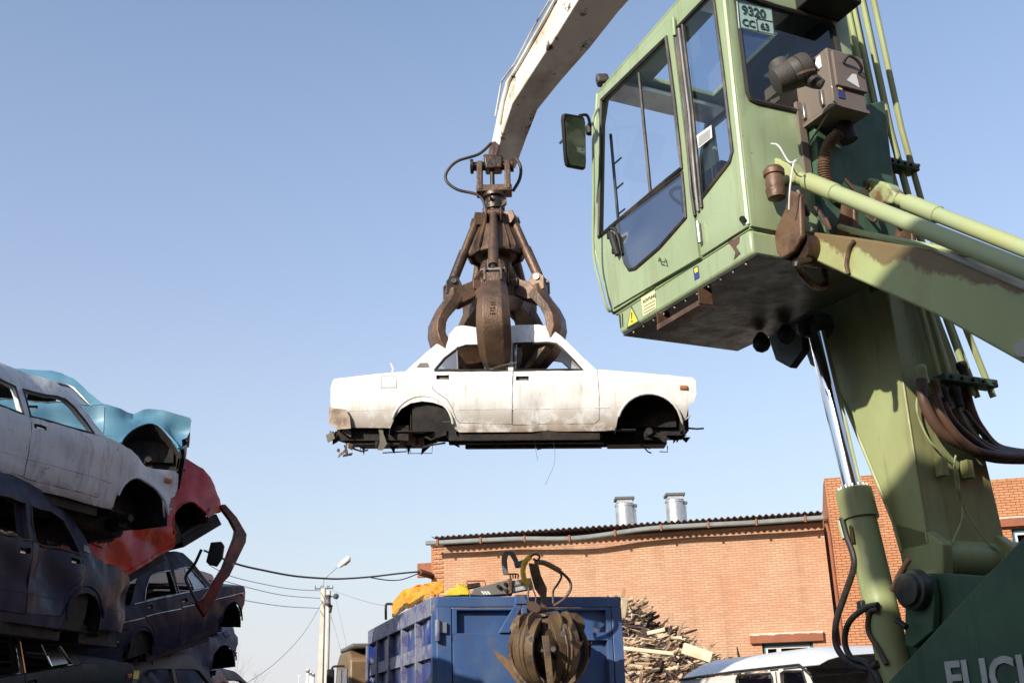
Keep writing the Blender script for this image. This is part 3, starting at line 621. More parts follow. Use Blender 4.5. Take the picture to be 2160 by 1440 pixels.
# ================================================================== GRAPPLE
GY = 11.62
gc = U(1048, 612, GY); gx = gc.x; gyy = GY
def gz(py): return U(1048, py, GY).z
AX = lambda z, r=0., a=0.: V((gx+r*math.cos(a), gyy+r*math.sin(a), z))
gp = wroot('orange_peel_grapple', (gx, gyy, gz(350)), 'rusty five clawed orange peel grapple gripping the white car', 'grapple')
yk = MB()
for s_ in (-1, 1):
    x = gx+s_*.165
    yk.prism([V((x-.035, gyy-.09, gz(345))), V((x-.035, gyy+.09, gz(345))), V((x-.04, gyy+.11, gz(407))), V((x-.04, gyy-.11, gz(407)))], V((.07, 0, 0)))
yk.bb(gx-.21, gx+.21, gyy-.10, gyy+.10, gz(410), gz(396))
yk.build('yoke', M_steel, gp, bevel=.012)
pn = MB().cyl((gx-.25, gyy, gz(350)), (gx+.22, gyy, gz(350)), .055); pn.cyl((gx-.28, gyy, gz(350)), (gx-.24, gyy, gz(350)), .09); pn.cyl((gx+.2, gyy, gz(350)), (gx+.24, gyy, gz(350)), .08)
pn.build('hanger_pin', M_grease, gp, bevel=.008)
MB().cyl((gx-.02, gyy, gz(400)), (gx-.02, gyy, gz(355)), .028).build('inner_hose', M_rubber, gp)
MB().lathe((gx, gyy, gz(460)), (0, 0, 1), [(0, .15), (.03, .155), (.04, .10), (.09, .095), (.10, .12), (.16, .125), (.19, .10), (.24, .105), (.26, .14), (.30, .14)], 22).build('rotator', M_grease, gp)
for a, z in ((-.6, 436), (2.6, 440), (-1.9, 428)):
    rb = MB(); rb.box(AX(gz(z), .13, a), .09, .06, .06, X=V((math.cos(a), math.sin(a), .3)).normalized())
    rb.build('rotator_fitting', M_grease, gp, bevel=.006)
A0 = R(-93)
# upper hub: five sloping shield plates between the cylinders
hb = MB()
for k in range(5):
    for sgn in (-1, 1):
        a = A0+R(72)*k+sgn*R(36)*.5+sgn*R(5); t = V((-math.sin(a), math.cos(a), 0)); e = V((math.cos(a), math.sin(a), 0))
        w0, w1 = .055, .125
        hb.prism([AX(gz(459), .15, a)-t*w0, AX(gz(459), .15, a)+t*w0, AX(gz(535), .335, a)+t*w1, AX(gz(547), .31, a)+t*w1*.8, AX(gz(547), .31, a)-t*w1*.8, AX(gz(535), .335, a)-t*w1], -e*.03)
hb.lathe((gx, gyy, gz(545)), (0, 0, 1), [(0, .24), (.05, .27), (.4, .15), (.5, .14)], 15)
hb.build('upper_hub', M_steel, gp, smooth=False, bevel=.008)
cl = MB().lathe((gx, gyy, gz(640)), (0, 0, 1), [(0, .30), (.10, .32), (.14, .28), (.18, .20), (.60, .17)], 15); 
for k in range(10):
    a = A0+R(36)*(k+.5); t = V((-math.sin(a), math.cos(a), 0))*.012
    cl.prism([AX(gz(548), .16, a)-t, AX(gz(575), .20, a)-t, AX(gz(605), .34, a)-t, AX(gz(635), .34, a)-t, AX(gz(635), .15, a)-t], t*2)
cl.build('lower_hub', M_steel, gp, smooth=False, bevel=.006)
TZ = gz(612)
OUT = [(.50, .07), (.565, .05), (.60, -.02), (.60, -.12), (.64, -.20), (.72, -.32), (.78, -.46), (.79, -.60), (.75, -.74), (.66, -.88), (.54, -.99), (.42, -1.06), (.33, -1.09)]
INN = [(.44, .04), (.42, -.03), (.40, -.10), (.44, -.20), (.50, -.27), (.575, -.37), (.625, -.49), (.635, -.60), (.60, -.71), (.53, -.81), (.45, -.90), (.38, -.98), (.31, -1.06)]
WID = [.09, .10, .12, .145, .16, .17, .18, .185, .188, .185, .17, .145, .10]
lean = V((0, 0, 0))
for k in range(5):
    a = A0+R(72)*k; e = V((math.cos(a), math.sin(a), 0)); t = V((-math.sin(a), math.cos(a), 0))
    def TP(r, z, w_=0.): return V((gx, gyy, TZ))+e*r+t*w_+V((0, 0, z))
    tm = MB()
    rings = []
    for (ro, zo), (ri, zi), wd in zip(OUT, INN, WID):
        mo = V((ro, zo)); mi = V((ri, zi)); md = mo*.62+mi*.38
        rings.append([TP(mo.x, mo.y, -wd*.56), TP(mo.x, mo.y, wd*.56), TP(md.x, md.y, wd), TP(mi.x, mi.y, wd*.9), TP(mi.x, mi.y, -wd*.9), TP(md.x, md.y, -wd)])
    vs = [p for r_ in rings for p in r_]; n = len(rings)
    fs = [(i*6+j, i*6+(j+1) % 6, (i+1)*6+(j+1) % 6, (i+1)*6+j) for i in range(2, n-1) for j in range(6)]+[tuple(range(12, 18)), tuple(range((n-1)*6, n*6))[::-1]]
    tm.add(vs, fs)
    for s_ in (-1, 1):     # two lugs that carry the cylinder pin
        w_ = s_*.075
        tm.prism([TP(*q, w_) for q in [(.47, .09), (.55, .095), (.61, .03), (.61, -.12), (.45, -.14), (.42, -.02)]], t*(.028*s_))
        tm.prism([TP(*q, w_*1.25) for q in [(.44, -.02), (.52, -.12), (.52, -.22), (.42, -.22), (.30, -.15), (.20, -.06), (.22, .04), (.30, .05)]], t*(.03*s_))
    tn = tm.build('claw', M_steel, gp, bevel=.006, ang=25)
    MB().cyl(TP(.53, .03, -.13), TP(.53, .03, .13), .030, seg=12).build('claw_pin', M_dull, None).parent = tn
    pv = MB().cyl(TP(.26, -.01, -.15), TP(.26, -.01, .15), .05, seg=14); pv.box(TP(.26, -.01, .15), .11, .11, .02, X=e, Y=V((0, 0, 1)), Z=t); pv.box(TP(.26, -.01, -.15), .11, .11, .02, X=e, Y=V((0, 0, 1)), Z=t)
    pv.build('hinge_block', M_steel, gp, bevel=.008)
    for o_ in tn.children:
        o_.data.transform(Matrix.Translation(-gp.location))
    ta = AX(gz(466), .215, a); tb = TP(.53, .03); md = ta.lerp(tb, .50)
    cy = MB().tube([ta, ta.lerp(tb, .02), md, md.lerp(tb, .02), ta.lerp(tb, .93)], [.045, .047, .047, .060, .058], 14)
    cy.cyl(ta-t*.07, ta+t*.07, .05, seg=12)
    cy.build('claw_cylinder', M_steel, gp)
    MB().tube([ta.lerp(tb, .93), tb], [.034, .034], 12).build('cylinder_rod', M_grease, gp)
    for s_ in (-1, 1):
        ear = MB(); ear.prism([AX(gz(458), .14, a)+t*s_*.075, AX(gz(458), .26, a)+t*s_*.075, AX(gz(472), .285, a)+t*s_*.075, AX(gz(484), .24, a)+t*s_*.075, AX(gz(484), .15, a)+t*s_*.075], t*.022*s_)
        ear.build('cylinder_ear', M_steel, gp, bevel=.006)
    if k == 0:   # cast number on the outer face of the near claw
        text('cast_number', '31215', .07, TP(.80, -.42, -.03), V((0, 0, -1)), t, M_steel, gp, off=.0, ext=.004)
# ================================================================== MATERIAL HANDLER
O0 = V((1.34, 5.53, 4.08)); dS = V((-.4368, .8996, 0)); dW = V((.8996, .4368, 0)); ZZ = V((0, 0, 1))
def M_(s, w_, z): return O0+dS*s+dW*w_+ZZ*z
def PW(px, py, w_): return ON(px, py, O0+dW*w_, dW)       # point of the plane w = w_
def PS(px, py, s): return ON(px, py, O0+dS*s, dS)
def sz(p): q = p-O0; return (q.dot(dS), q.z)
def wz(p): q = p-O0; return (q.dot(dW), q.z)
mh = wroot('material_handler', (2.9, 5.2, GZ), 'green scrap handler with raised cab, white stick and boom', 'material handler')
B = lambda m_, n, mt, **k: m_.build(n, mt, mh, **k)
CW = .95
side_px = [(1592, 478), (1299, 655), (1272, 575), (1258, 528), (1256, 300), (1263, 199), (1272, 190), (1439, 0), (1496, -66), (1510, -74), (1520, -60)]
SO = [sz(PW(*p, 0)) for p in side_px]
SO = [(0.0, .175), (1.47, .185)]+SO[2:7]+[(.30, 1.97), (.08, 1.985), (0.0, 1.92)]
door_px = [(1483, 545), (1300, 652), (1274, 574), (1261, 527), (1259, 300), (1266, 204), (1274, 196), (1423, 42)]
DO = [sz(PW(*p, 0)) for p in door_px]
W1 = [sz(PW(*p, 0)) for p in [(1277, 214), (1414, 82), (1432, 220), (1447, 356), (1272, 501)]]
W2 = [sz(PW(*p, 0)) for p in [(1294, 481), (1306, 486), (1315, 508), (1327, 555), (1336, 570), (1349, 567), (1400, 523), (1456, 460), (1448, 366)]]
W3 = [sz(PW(*p, 0)) for p in [(1433, 62), (1502, -10), (1511, -2), (1531, 150), (1551, 322), (1546, 342), (1482, 425), (1474, 418), (1453, 230)]]
sidef = lambda w_: (lambda s, z: M_(s, w_, z))
shell = MB()
panel(shell, SO, [shrink(DO, -.005), W3], .12, sidef(0))
FW = [(.25, .95), (1.40, .95), (1.45, 1.80), (.60, 1.80), (.25, 1.75)]
panel(shell, SO, [FW], .15, sidef(CW))
RW = [wz(PS(*p, 0)) for p in [(1546, -12), (1632, 18), (1742, 48), (1753, 62), (1778, 185), (1787, 262), (1590, 219), (1578, 214), (1572, 200)]]
RO = [(0, .175), (CW, .175), (CW, 1.93), (0, 1.93)]
panel(shell, RO, [RW], .15, lambda w_, z: M_(0, w_, z))
# front: roof corner down to the floor, with a large windscreen
fr_ = [(SO[6][0]-.02, 1.93), SO[4], SO[3], (1.47, .185)]
def strip_(p, q, w0, w1): shell.add([M_(p[0], w0, p[1]), M_(q[0], w0, q[1]), M_(q[0], w1, q[1]), M_(p[0], w1, p[1])], [(0, 1, 2, 3)])
for i in range(3):
    strip_(fr_[i], fr_[i+1], 0, .05); strip_(fr_[i], fr_[i+1], CW-.05, CW)
strip_(fr_[0], (fr_[0][0]*.9+fr_[1][0]*.1, fr_[0][1]*.9+fr_[1][1]*.1), 0, CW)
RFs = SO[6:]
for a_, b_ in zip(RFs, RFs[1:]): strip_(a_, b_, 0, .26); strip_(a_, b_, CW-.16, CW)
strip_((.42, 1.955), (0, 1.93), 0, CW); strip_((1.5, 1.89), (1.2, 1.905), 0, CW)
strip_((1.47, .185), (0, .18), 0, CW)
B(shell, 'cab_shell', M_green, solid=.035, bevel=.008)
rl = MB(); 
for (s0, s1) in ((.42, 1.2),): rl.add([M_(s1, .26, 1.90), M_(s0, .26, 1.94), M_(s0, CW-.16, 1.94), M_(s1, CW-.16, 1.90)], [(0, 1, 2, 3)])
B(rl, 'roof_hatch', G_cab, solid=.01)
# rounded roof edge and cab corners
B(MB().tube([M_(0, .0, 1.95), M_(0.01, 0, .19)], .022, 8), 'corner_bead', M_green)
for pts in ([(1.47, .185), SO[2], SO[3], SO[4], SO[5], SO[6], (.30, 1.97), (.05, 1.975)],):
    B(MB().tube([M_(s, -.002, z) for s, z in pts], .020, 8), 'roof_bead', M_green)
dm = MB(); panel(dm, shrink(DO, .004), [W1, W2], .12, sidef(-.012))
door = B(dm, 'cab_door', M_green, solid=.03)
def gasket(poly, w_, r, nm, mt=M_rubber, fn=None, par=mh):
    pts = [(fn or sidef(w_))(*p) for p in resamp(poly, .15)]; pts.append(pts[0])
    o = MB().tube(pts, r, 6, cap=False)
    return B(o, nm, mt) if par is mh else sub(o, nm, mt, par, mh)
def pane(poly, w_, nm, mt, fn=None, par=mh, h=.25):
    m_ = MB(); panel(m_, poly, [], h, fn or sidef(w_)); return B(m_, nm, mt) if par is mh else sub(m_, nm, mt, par, mh)
gasket(W1, -.03, .016, 'window_gasket', par=door); gasket(W2, -.03, .013, 'window_gasket', par=door); gasket(W3, -.02, .013, 'window_gasket')
pane(W1, -.02, 'upper_pane', G_cab, par=door); pane(W3, -.012, 'side_pane', G_mid)
def bulge(s, z):
    c = (sum(p[0] for p in W2)/len(W2), sum(p[1] for p in W2)/len(W2)); k = math.exp(-((s-c[0])**2+(z-c[1])**2*2)/.03)
    return M_(s, -.034-.035*k, z)
pane(W2, 0, 'lower_pane', glassm('dark_bulged_glass', (.16, .18, .24), 1.3, .05, .20), fn=bulge, par=door, h=.06)
# sliding window bar, door seam strip, hinges, handle
a_, b_ = PW(1348, 155, -.02), PW(1372, 405, -.02); sub(MB().tube([a_, b_], .012, 6), 'sliding_bar', M_rubber, door, mh)
for off in (0, 9, 17):
    B(MB().tube([PW(1424+off*.9, 70-off, -.028), PW(1446+off*.9, 250-off, -.028), PW(1458+off, 400-off, -.028), PW(1466+off*.8, 455-off, -.028)], .011, 6), 'door_seal', M_rubber if off != 9 else M_grey)
for (p, q) in (((1420, 38), (1423, 76)), ((1471, 468), (1476, 512))):
    h_ = B(MB().cyl(PW(*p, -.04), PW(*q, -.04), .013, seg=10), 'hinge', M_green if p[1] < 100 else M_dull)
hd = MB().tube([PW(x, y, -.055) for x, y in [(1289, 492), (1293, 505), (1297, 520), (1303, 538)]], [.02, .026, .024, .018], 8); hd.box(PW(1290, 497, -.03), .035, .06, .05, X=dS, Y=dW); hd.box(PW(1300, 530, -.03), .03, .06, .04, X=dS, Y=dW)
sub(hd, 'handle', M_black, door, mh, bevel=.004)
sub(MB().tube([PW(1392, 543, -.02), PW(1390, 550, -.06), PW(1402, 553, -.06), PW(1404, 545, -.02)], .006, 6), 'catch', M_dull, door, mh)
B(MB().cyl(PW(1566, 462, -.0), PW(1566, 462, -.045), .018), 'door_buffer', M_black)
B(MB().box(PW(1557, 442, -.003), .02, .035, .008, X=dS, Y=ZZ, Z=dW), 'latch_slot', M_void)
# rear window
gasket(RW, 0, .016, 'window_gasket', fn=lambda w_, z: M_(-.02, w_, z)); pane(RW, 0, 'rear_pane', G_dark, fn=lambda w_, z: M_(-.01, w_, z))
pane(FW, CW, 'far_pane', G_clear)
for (p, q) in zip(fr_, fr_[1:]):
    m_ = MB(); m_.add([M_(p[0], .05, p[1]), M_(q[0], .05, q[1]), M_(q[0], CW-.05, q[1]), M_(p[0], CW-.05, p[1])], [(0, 1, 2, 3)]); B(m_, 'front_pane', G_clear)
# skirt and belly
SK = [(0, .165), (1.455, .175), (1.43, .05), (1.40, .0), (.0, .0)]
sk_ = MB()
sk_.prism([M_(s, 0, z) for s, z in [(0, .165), (1.455, .172), (1.43, .04), (1.415, .012), (0, .012)]], dW*CW)
B(sk_, 'skirt', M_green, bevel=.02)
bl_ = MB()
bl_.add([M_(-.02, .015, .008), M_(1.41, .015, .008), M_(1.40, CW-.02, .008), M_(.80, CW+.0, .006), M_(-.02, CW-.02, .008), M_(.75, .3, -.012), M_(.75, .7, -.012)], [(0, 1, 5), (1, 2, 6, 5), (2, 3, 6), (3, 4, 6), (4, 0, 5, 6)])
B(bl_, 'belly_plate', M_under, solid=.012)
for (p, q) in (((1440, 630), (1310, 712)), ((1480, 700), (1556, 738))): pass
b_ = MB()
for s in [.1+.12*i for i in range(11)]: b_.cyl(M_(s, .03, .012), M_(s, .03, -.012), .009, seg=6)
B(b_, 'belly_bolts', M_grease)
# step bracket
st = MB()
def fl(p, q, wd, th=.006): 
    p, q = V(p), V(q); x = (q-p); L = x.length; x.normalize(); y = dW; zz = x.cross(y).normalized(); st.box((p+q)/2, L, wd, th, X=x, Y=y, Z=zz)
sA, sB = sz(PW(1478, 615, .0)), sz(PW(1391, 668, .0))
s0, s1 = sA[0], sB[0]
fl(M_(s0, .03, .0), M_(s0, .03, -.10), .10); fl(M_(s1, .03, .0), M_(s1, .03, -.10), .10)
st.box(M_((s0+s1)/2, -.02, -.10), abs(s1-s0), .012, .035, X=dS, Y=dW); st.box(M_((s0+s1)/2, .03, -.115), abs(s1-s0)+.02, .10, .006, X=dS, Y=dW)
B(st, 'step', M_bracket, bevel=.003, smooth=False)
for wv, s in ((.80, .98), (.86, .80)): B(MB().lathe(M_(s, wv, -.02), (0, 0, -1), [(0, .02), (.02, .035), (.05, .055), (.09, .058), (.12, .04), (.135, .01)], 14), 'rubber_buffer', M_black)
# stickers on the skirt
def decal(polypx, w_, nm, mt, par=mh): return B(MB().prism([PW(x, y, w_) for x, y in polypx], dW*.002), nm, mt, smooth=False)
decal([(1331.5, 645), (1348, 679), (1322, 693)], -.004, 'warning_sticker', M_ink)
decal([(1331.5, 650), (1345, 677), (1324, 689)], -.006, 'warning_face', M_stky)
decal([(1331, 659), (1333.5, 659), (1333, 673), (1331.5, 673)], -.008, 'warning_mark', M_ink); decal([(1331.3, 676), (1334, 675), (1334, 679), (1331.6, 680)], -.008, 'warning_mark', M_ink)
decal([(1352, 629), (1381, 612), (1384, 650), (1357, 667)], -.004, 'notice_sticker', M_stkp)
p0, p1, p2 = PW(1356, 640, -.008), PW(1381, 626, -.008), PW(1356, 632, -.008)
text('notice_text', 'ACHTUNG', (p1-p0).length/4.6, p0, (p1-p0).normalized(), ZZ, M_ink, mh, ext=.001)
for y in (645, 652, 659):
    decal([(1358, y+1), (1381, y-12), (1381, y-11), (1358, y+2)], -.007, 'notice_line', M_ink)
decal([(1462, 565), (1472, 560), (1475, 585), (1465, 591)], -.004, 'blue_sticker', M_stkb); decal([(1464, 567), (1471, 563), (1472, 573), (1466, 576)], -.007, 'blue_sticker_mark', M_stky)
decal([(1305.5, 664), (1308, 663), (1310, 690), (1308, 692)], -.004, 'worn_letter', M_under); decal([(1311.5, 661), (1313, 661), (1314, 688), (1312.5, 689)], -.004, 'worn_letter', M_under)
decal([(1534, 510), (1560, 499), (1559, 512), (1552, 520), (1562, 535), (1548, 548), (1551, 532), (1543, 520)], -.002, 'peeled_patch', M_bracket)
decal([(1469, 286), (1500, 264), (1502, 290), (1473, 313)], -.03, 'window_notice', M_stkw)
for i in range(6): decal([(1473, 290+i*3.6), (1498, 272+i*3.4), (1498, 272.7+i*3.4), (1473, 290.8+i*3.6)], -.033, 'window_notice_line', M_grey)
# number plate inside the rear window, top left
pl_ = [PS(*p, -.035) for p in [(1554, 3), (1628, 19), (1635, 77), (1559, 60)]]
q0 = wz(PS(1554, 2, -.035)); q1 = wz(PS(1629, 18, -.035)); q2 = wz(PS(1557, 60, -.035)); q3 = wz(PS(1635, 77, -.035))
np_ = MB().prism(pl_, dS*.006); B(np_, 'number_plate', M_plate, bevel=.002)
ex = (pl_[1]-pl_[0]).normalized(); ey = (pl_[0]-pl_[3]).normalized(); Wd = (pl_[1]-pl_[0]).length; Ht = (pl_[0]-pl_[3]).length; n_ = ex.cross(ey).normalized()
lift = -dS*.003
text('plate_number', '9320', Ht*.47, pl_[3]+ex*Wd*.11+ey*Ht*.56+lift, ex, ey, M_ink, mh, off=.0015)
text('plate_series', 'CC', Ht*.36, pl_[3]+ex*Wd*.09+ey*Ht*.13+lift, ex, ey, M_ink, mh, off=.001)
text('plate_region', '63', Ht*.36, pl_[3]+ex*Wd*.60+ey*Ht*.12+lift, ex, ey, M_ink, mh, off=.001)
def pp(a, b): return pl_[3]+ex*Wd*a+ey*Ht*b+lift
B(MB().tube([pp(.52, .02), pp(.50, .46), pp(.54, .50), pp(.98, .50)], .0022, 5), 'plate_border', M_ink); B(MB().tube([pp(.02, .03), pp(.02, .97), pp(.98, .97), pp(.98, .03), pp(.02, .03)], .0018, 5), 'plate_border', M_ink)
# inside the cab: seat, headlining, console, handrails
st_ = MB(); st_.box(M_(.55, .50, .62), .50, .48, .14, X=dS, Y=dW); st_.box(M_(.30, .50, 1.05), .14, .46, .80, X=(dS+ZZ*-.15).normalized(), Y=dW, Z=(ZZ+dS*.15).normalized()); pass
B(st_, 'seat', M_motor, bevel=.04)
cn = MB(); cn.box(M_(.8, .50, .40), .5, .30, .40, X=dS, Y=dW); cn.box(M_(.62, .22, .75), .45, .12, .16, X=dS, Y=dW); cn.box(M_(.62, .78, .75), .45, .12, .16, X=dS, Y=dW); cn.tube([M_(1.25, .5, .3), M_(1.18, .5, .95)], .04); cn.tube([M_(.8, .22, .8), M_(.82, .22, .98)], .02); cn.tube([M_(.8, .78, .8), M_(.82, .78, .98)], .02)
B(cn, 'control_console', M_motor, bevel=.01)
sw = [M_(1.16+.03*math.sin(t)*0+.10*math.cos(t)*.3, .5+.19*math.sin(t), .98+.19*math.cos(t)*.5) for t in [i*math.pi/8 for i in range(17)]]; B(MB().tube(sw, .014, 6, cap=False), 'steering_wheel', M_black)
hl = MB(); hl.box(M_(.21, .48, 1.90), .34, .86, .03, X=dS, Y=dW); hl.box(M_(1.35, .48, 1.84), .22, .86, .03, X=dS, Y=dW); B(hl, 'headlining', M_galv)
B(MB().tube([M_(1.50, .10, .5), M_(1.54, .10, 1.6)], .012, 6), 'inner_rail', M_black)
for z in (.75, .95, 1.15, 1.35): B(MB().tube([M_(1.52, .10, z), M_(1.42, .10, z)], .007, 5), 'inner_bracket', M_black)
# handrail outside the front corner, mirror, work lamp
B(MB().tube(spline([PW(1262, 228, -.03), PW(1253, 245, -.10), PW(1251, 270, -.12), PW(1252, 400, -.12), PW(1252, 530, -.12), PW(1266, 600, -.10), PW(1281, 650, -.08), PW(1290, 656, -.02)], 5), .010, 8), 'handrail', M_green)
mr_ = MB()
c0, c1, c2, c3 = [PW(x, y, -.30) for x, y in [(1188, 238), (1235, 246), (1237, 360), (1196, 352)]]
X_ = (c1-c0).normalized(); N_ = V((-.2, -.97, .1)).normalized()
def rr_(poly, k=.2):
    out = []
    for i in range(len(poly)):
        a, b, c = poly[i-1], poly[i], poly[(i+1) % len(poly)]
        for t in (0, .5, 1): out.append((b+(a-b)*k*(1-t)+(c-b)*k*t) if t != .5 else b+(a-b)*k*.28+(c-b)*k*.28)
    return out
cen = (c0+c1+c2+c3)/4
MRN = V((.685, -.655, -.32)).normalized()
hs = rr_([ON(x, y, cen, MRN) for x, y in [(1188, 238), (1235, 246), (1237, 360), (1196, 352)]], .13)
mir = B(MB().prism([p+MRN*.0 for p in hs], -MRN*.03), 'mirror_housing', M_black, bevel=.006)
gl = [cen+(p-cen)*.90 for p in hs]
gn = []
for i, p in enumerate(gl): gn.append(p+MRN*.004)
sub(MB().prism(gn, MRN*.004), 'mirror_glass', M_mirror, mir, mh, smooth=False)
B(MB().tube(spline([PW(1222, 244, -.28), PW(1237, 243, -.22), PW(1243, 255, -.15), PW(1245, 268, -.08), PW(1254, 272, -.04)], 4), .011, 8), 'mirror_arm', M_black)
B(MB().lathe(PW(1245, 285, -.09), (0, 0, 1), [(0, .012), (.01, .03), (.06, .034), (.08, .02), (.1, .012)], 12), 'mirror_clamp', M_black)
B(MB().tube([PW(1186, 297, -.3), PW(1181, 302, -.3)], .01, 6), 'mirror_bolt', M_dull)
lmp = MB(); lc = PW(1271, 170, .22); lmp.box(lc, .10, .10, .085, X=V((.95, .2, .1)).normalized(), Z=V((-.15, .1, .98)).normalized()); B(lmp, 'work_lamp', M_motor, bevel=.02)
B(MB().tube([lc+V((.04, .02, -.02)), PW(1287, 178, .2), PW(1292, 165, .2)], .01, 6), 'lamp_bracket', M_dull)
# dark lamp box at the top right corner of the cab
B(MB().box(PS(1745, -8, -.12), .34, .22, .16, X=dW, Y=dS), 'roof_lamp_box', M_black, bevel=.01)
# heater / switch cabinet on the rear face, with its motor
bxp = [PS(*p, -.30) for p in [(1743, 100), (1806, 116), (1830, 241), (1756, 215)]]
F = [wz(p) for p in bxp]; 
wa, wb, zt, zb = F[0][0]+.0, F[1][0]+.02, F[0][1], F[3][1]
bx = MB(); bx.box(M_(-.155, (wa+wb)/2, (zt+zb)/2), .29, wb-wa, zt-zb, X=dS, Y=dW)
cab2 = B(bx, 'heater_cabinet', M_box, bevel=.006)
lid = MB(); lid.box(M_(-.31, (wa+wb)/2+.015, zt-.13-.01), .02, (wb-wa)*.93, .23, X=dS, Y=dW); lid = sub(lid, 'cabinet_lid', M_box, cab2, mh, bevel=.004)
sub(MB().tube(spline([M_(-.325, wa+.09, zt-.10), M_(-.36, wa+.10, zt-.07), M_(-.37, wa+.15, zt-.09), M_(-.36, wa+.19, zt-.13), M_(-.325, wa+.20, zt-.14)], 4), .009, 8), 'cabinet_handle', M_black, cab2, mh)
sub(MB().prism([M_(-.323, wa+.10, zt-.21), M_(-.323, wa+.19, zt-.24), M_(-.323, wa+.18, zt-.15), M_(-.323, wa+.15, zt-.155)], dS*.003), 'cabinet_label', M_stkw, cab2, mh, smooth=False)
sub(MB().box(M_(-.303, wa+.06, zb+.085), .004, .045, .09, X=dS, Y=dW), 'cabinet_blue_label', M_stkb, cab2, mh)
sub(MB().box(M_(-.306, wa+.055, zb+.108), .004, .025, .03, X=dS, Y=dW), 'cabinet_label_mark', M_stky, cab2, mh)
sub(MB().box(M_(-.20, wa-.003, zt-.06), .09, .004, .08, X=dS, Y=dW), 'cabinet_side_label', M_stkw, cab2, mh)
for s_ in (-.06, -.22): sub(MB().box(M_(s_, wa-.012, zb+.07), .025, .02, .10, X=dS, Y=dW), 'cabinet_strap', M_dull, cab2, mh, bevel=.003)
brk = MB(); brk.box(M_(-.02, wa-.01, zb-.10), .03, .05, .50, X=dS, Y=dW); brk.tube([M_(-.03, wa+.01, zb-.14), M_(-.27, wa+.02, zb)], .007, 6); B(brk, 'cabinet_bracket', M_box)
tray = MB(); tray.box(M_(-.155, (wa+wb)/2, zb-.012), .31, wb-wa+.01, .02, X=dS, Y=dW); B(tray, 'cabinet_tray', M_box)
mc_ = PS(1638, 172, -.34); md_ = PS(1708, 140, -.44)
ax = (md_-mc_).normalized(); L_ = (md_-mc_).length
mot = B(MB().lathe(mc_-ax*.02, ax, [(0, .04), (.012, .075), (.05, .082), (.10, .085), (.105, .079), (.115, .085), (L_*.72, .09), (L_*.73, .083), (L_*.76, .083), (L_*.77, .091), (L_*.97, .091), (L_+.015, .082), (L_+.02, .05)], 28), 'heater_motor', M_motor)
sub(MB().lathe(mc_+V((0, 0, .04))+ax*.04, V((-.2, .1, 1)), [(0, .06), (.06, .06), (.07, .05)], 18), 'motor_inlet', M_motor, mot, mh)
sub(MB().lathe(md_-ax*.05+V((.02, 0, -.05)), V((.75, -.2, -.6)), [(0, .045), (.06, .04), (.10, .028)], 14), 'motor_outlet', M_motor, mot, mh)
for an in (.5, 1.4, 2.2):
    e_ = ax.orthogonal().normalized(); f_ = ax.cross(e_); v_ = e_*math.cos(an)+f_*math.sin(an); sub(MB().box(md_+ax*.024, .11, .012, .01, X=v_, Y=ax.cross(v_), Z=ax), 'cap_rib', M_motor, mot, mh)
B(MB().box(md_-ax*.12+dS*.10+ZZ*-.02, .09, .14, .08, X=ax, Y=dS, Z=ZZ), 'motor_mount', M_motor, bevel=.01)
sub(MB().tube(spline([mc_+ax*.1+V((.0, -.08, -.06)), mc_+ax*.14+V((.0, -.10, -.07)), mc_+ax*.2+V((0, -.09, -.08))], 3), .009, 6), 'copper_clip', M_bracket, mot, mh)
# corrugated hose
ch = spline([PS(1770, 280, -.2), PS(1748, 305, -.15), PS(1738, 345, -.12), PS(1742, 380, -.1), PS(1760, 415, -.1), PS(1790, 438, -.05)], 14)
B(MB().tube(ch, [.032+.006*(i % 2) for i in range(len(ch))], 12), 'ribbed_hose', M_bracket)
B(MB().lathe(PS(1775, 262, -.15), V((.3, 0, -1)), [(0, .05), (.05, .06), (.12, .05)], 14), 'hose_duct', M_black)
# cab carrier behind the rear face
cr = MB(); cr.prism([M_(-.02, .46, -.02), M_(-.02, .90, -.02), M_(-.02, 1.05, .3), M_(-.02, 1.10, 1.2), M_(-.02, .50, .95)], -dS*.06)
B(cr, 'carrier_plate', M_frame, bevel=.01)
for w_ in (.17, .55, .98):
    cr2 = MB().prism([PW(x, y, .17)+dW*(w_-.17) for x, y in [(1662, 400), (1688, 410), (1690, 498), (1672, 532), (1648, 546), (1630, 520), (1634, 488), (1655, 440)]], dW*.035)
    B(cr2, 'carrier_lug', M_bracket, bevel=.01)
B(MB().lathe(M_(-.10, .13, .52), (0, 0, -1), [(0, .045), (.02, .06), (.05, .06), (.055, .05), (.10, .055), (.13, .05), (.135, .058), (.19, .05), (.2, .03)], 16), 'grease_pump', M_bracket)
B(MB().tube(spline([M_(-.12, .12, .66), M_(-.2, .1, .60), M_(-.22, .14, .50), M_(-.30, .12, .46)], 5), .005, 6), 'grease_line', M_stkw)
B(MB().tube(spline([M_(-.26, .17, .50), M_(-.30, .10, .44), M_(-.27, .08, .30), M_(-.22, .10, .20)], 5), .005, 6), 'grease_line', M_stkw)
B(MB().tube(spline([M_(-.16, .25, -.05), M_(-.2, .12, -.12), M_(-.12, .30, -.18), M_(-.05, .45, -.12), M_(-.1, .40, .0)], 6), .02, 8), 'oily_hose', M_grease)
rngp = random.Random(3)
for i in range(9):
    a_ = (rngp.uniform(-.24, -.08), rngp.uniform(.14, .9), rngp.uniform(.0, .6)); b_2 = (a_[0]+rngp.uniform(-.2, .1), a_[1]+rngp.uniform(-.2, .3), a_[2]+rngp.uniform(-.35, .05))
    B(MB().tube(spline([M_(*a_), M_((a_[0]+b_2[0])/2-.05, (a_[1]+b_2[1])/2, (a_[2]+b_2[2])/2-.12), M_(*b_2)], 6), rngp.uniform(.008, .018), 6), 'carrier_hose', M_hose)
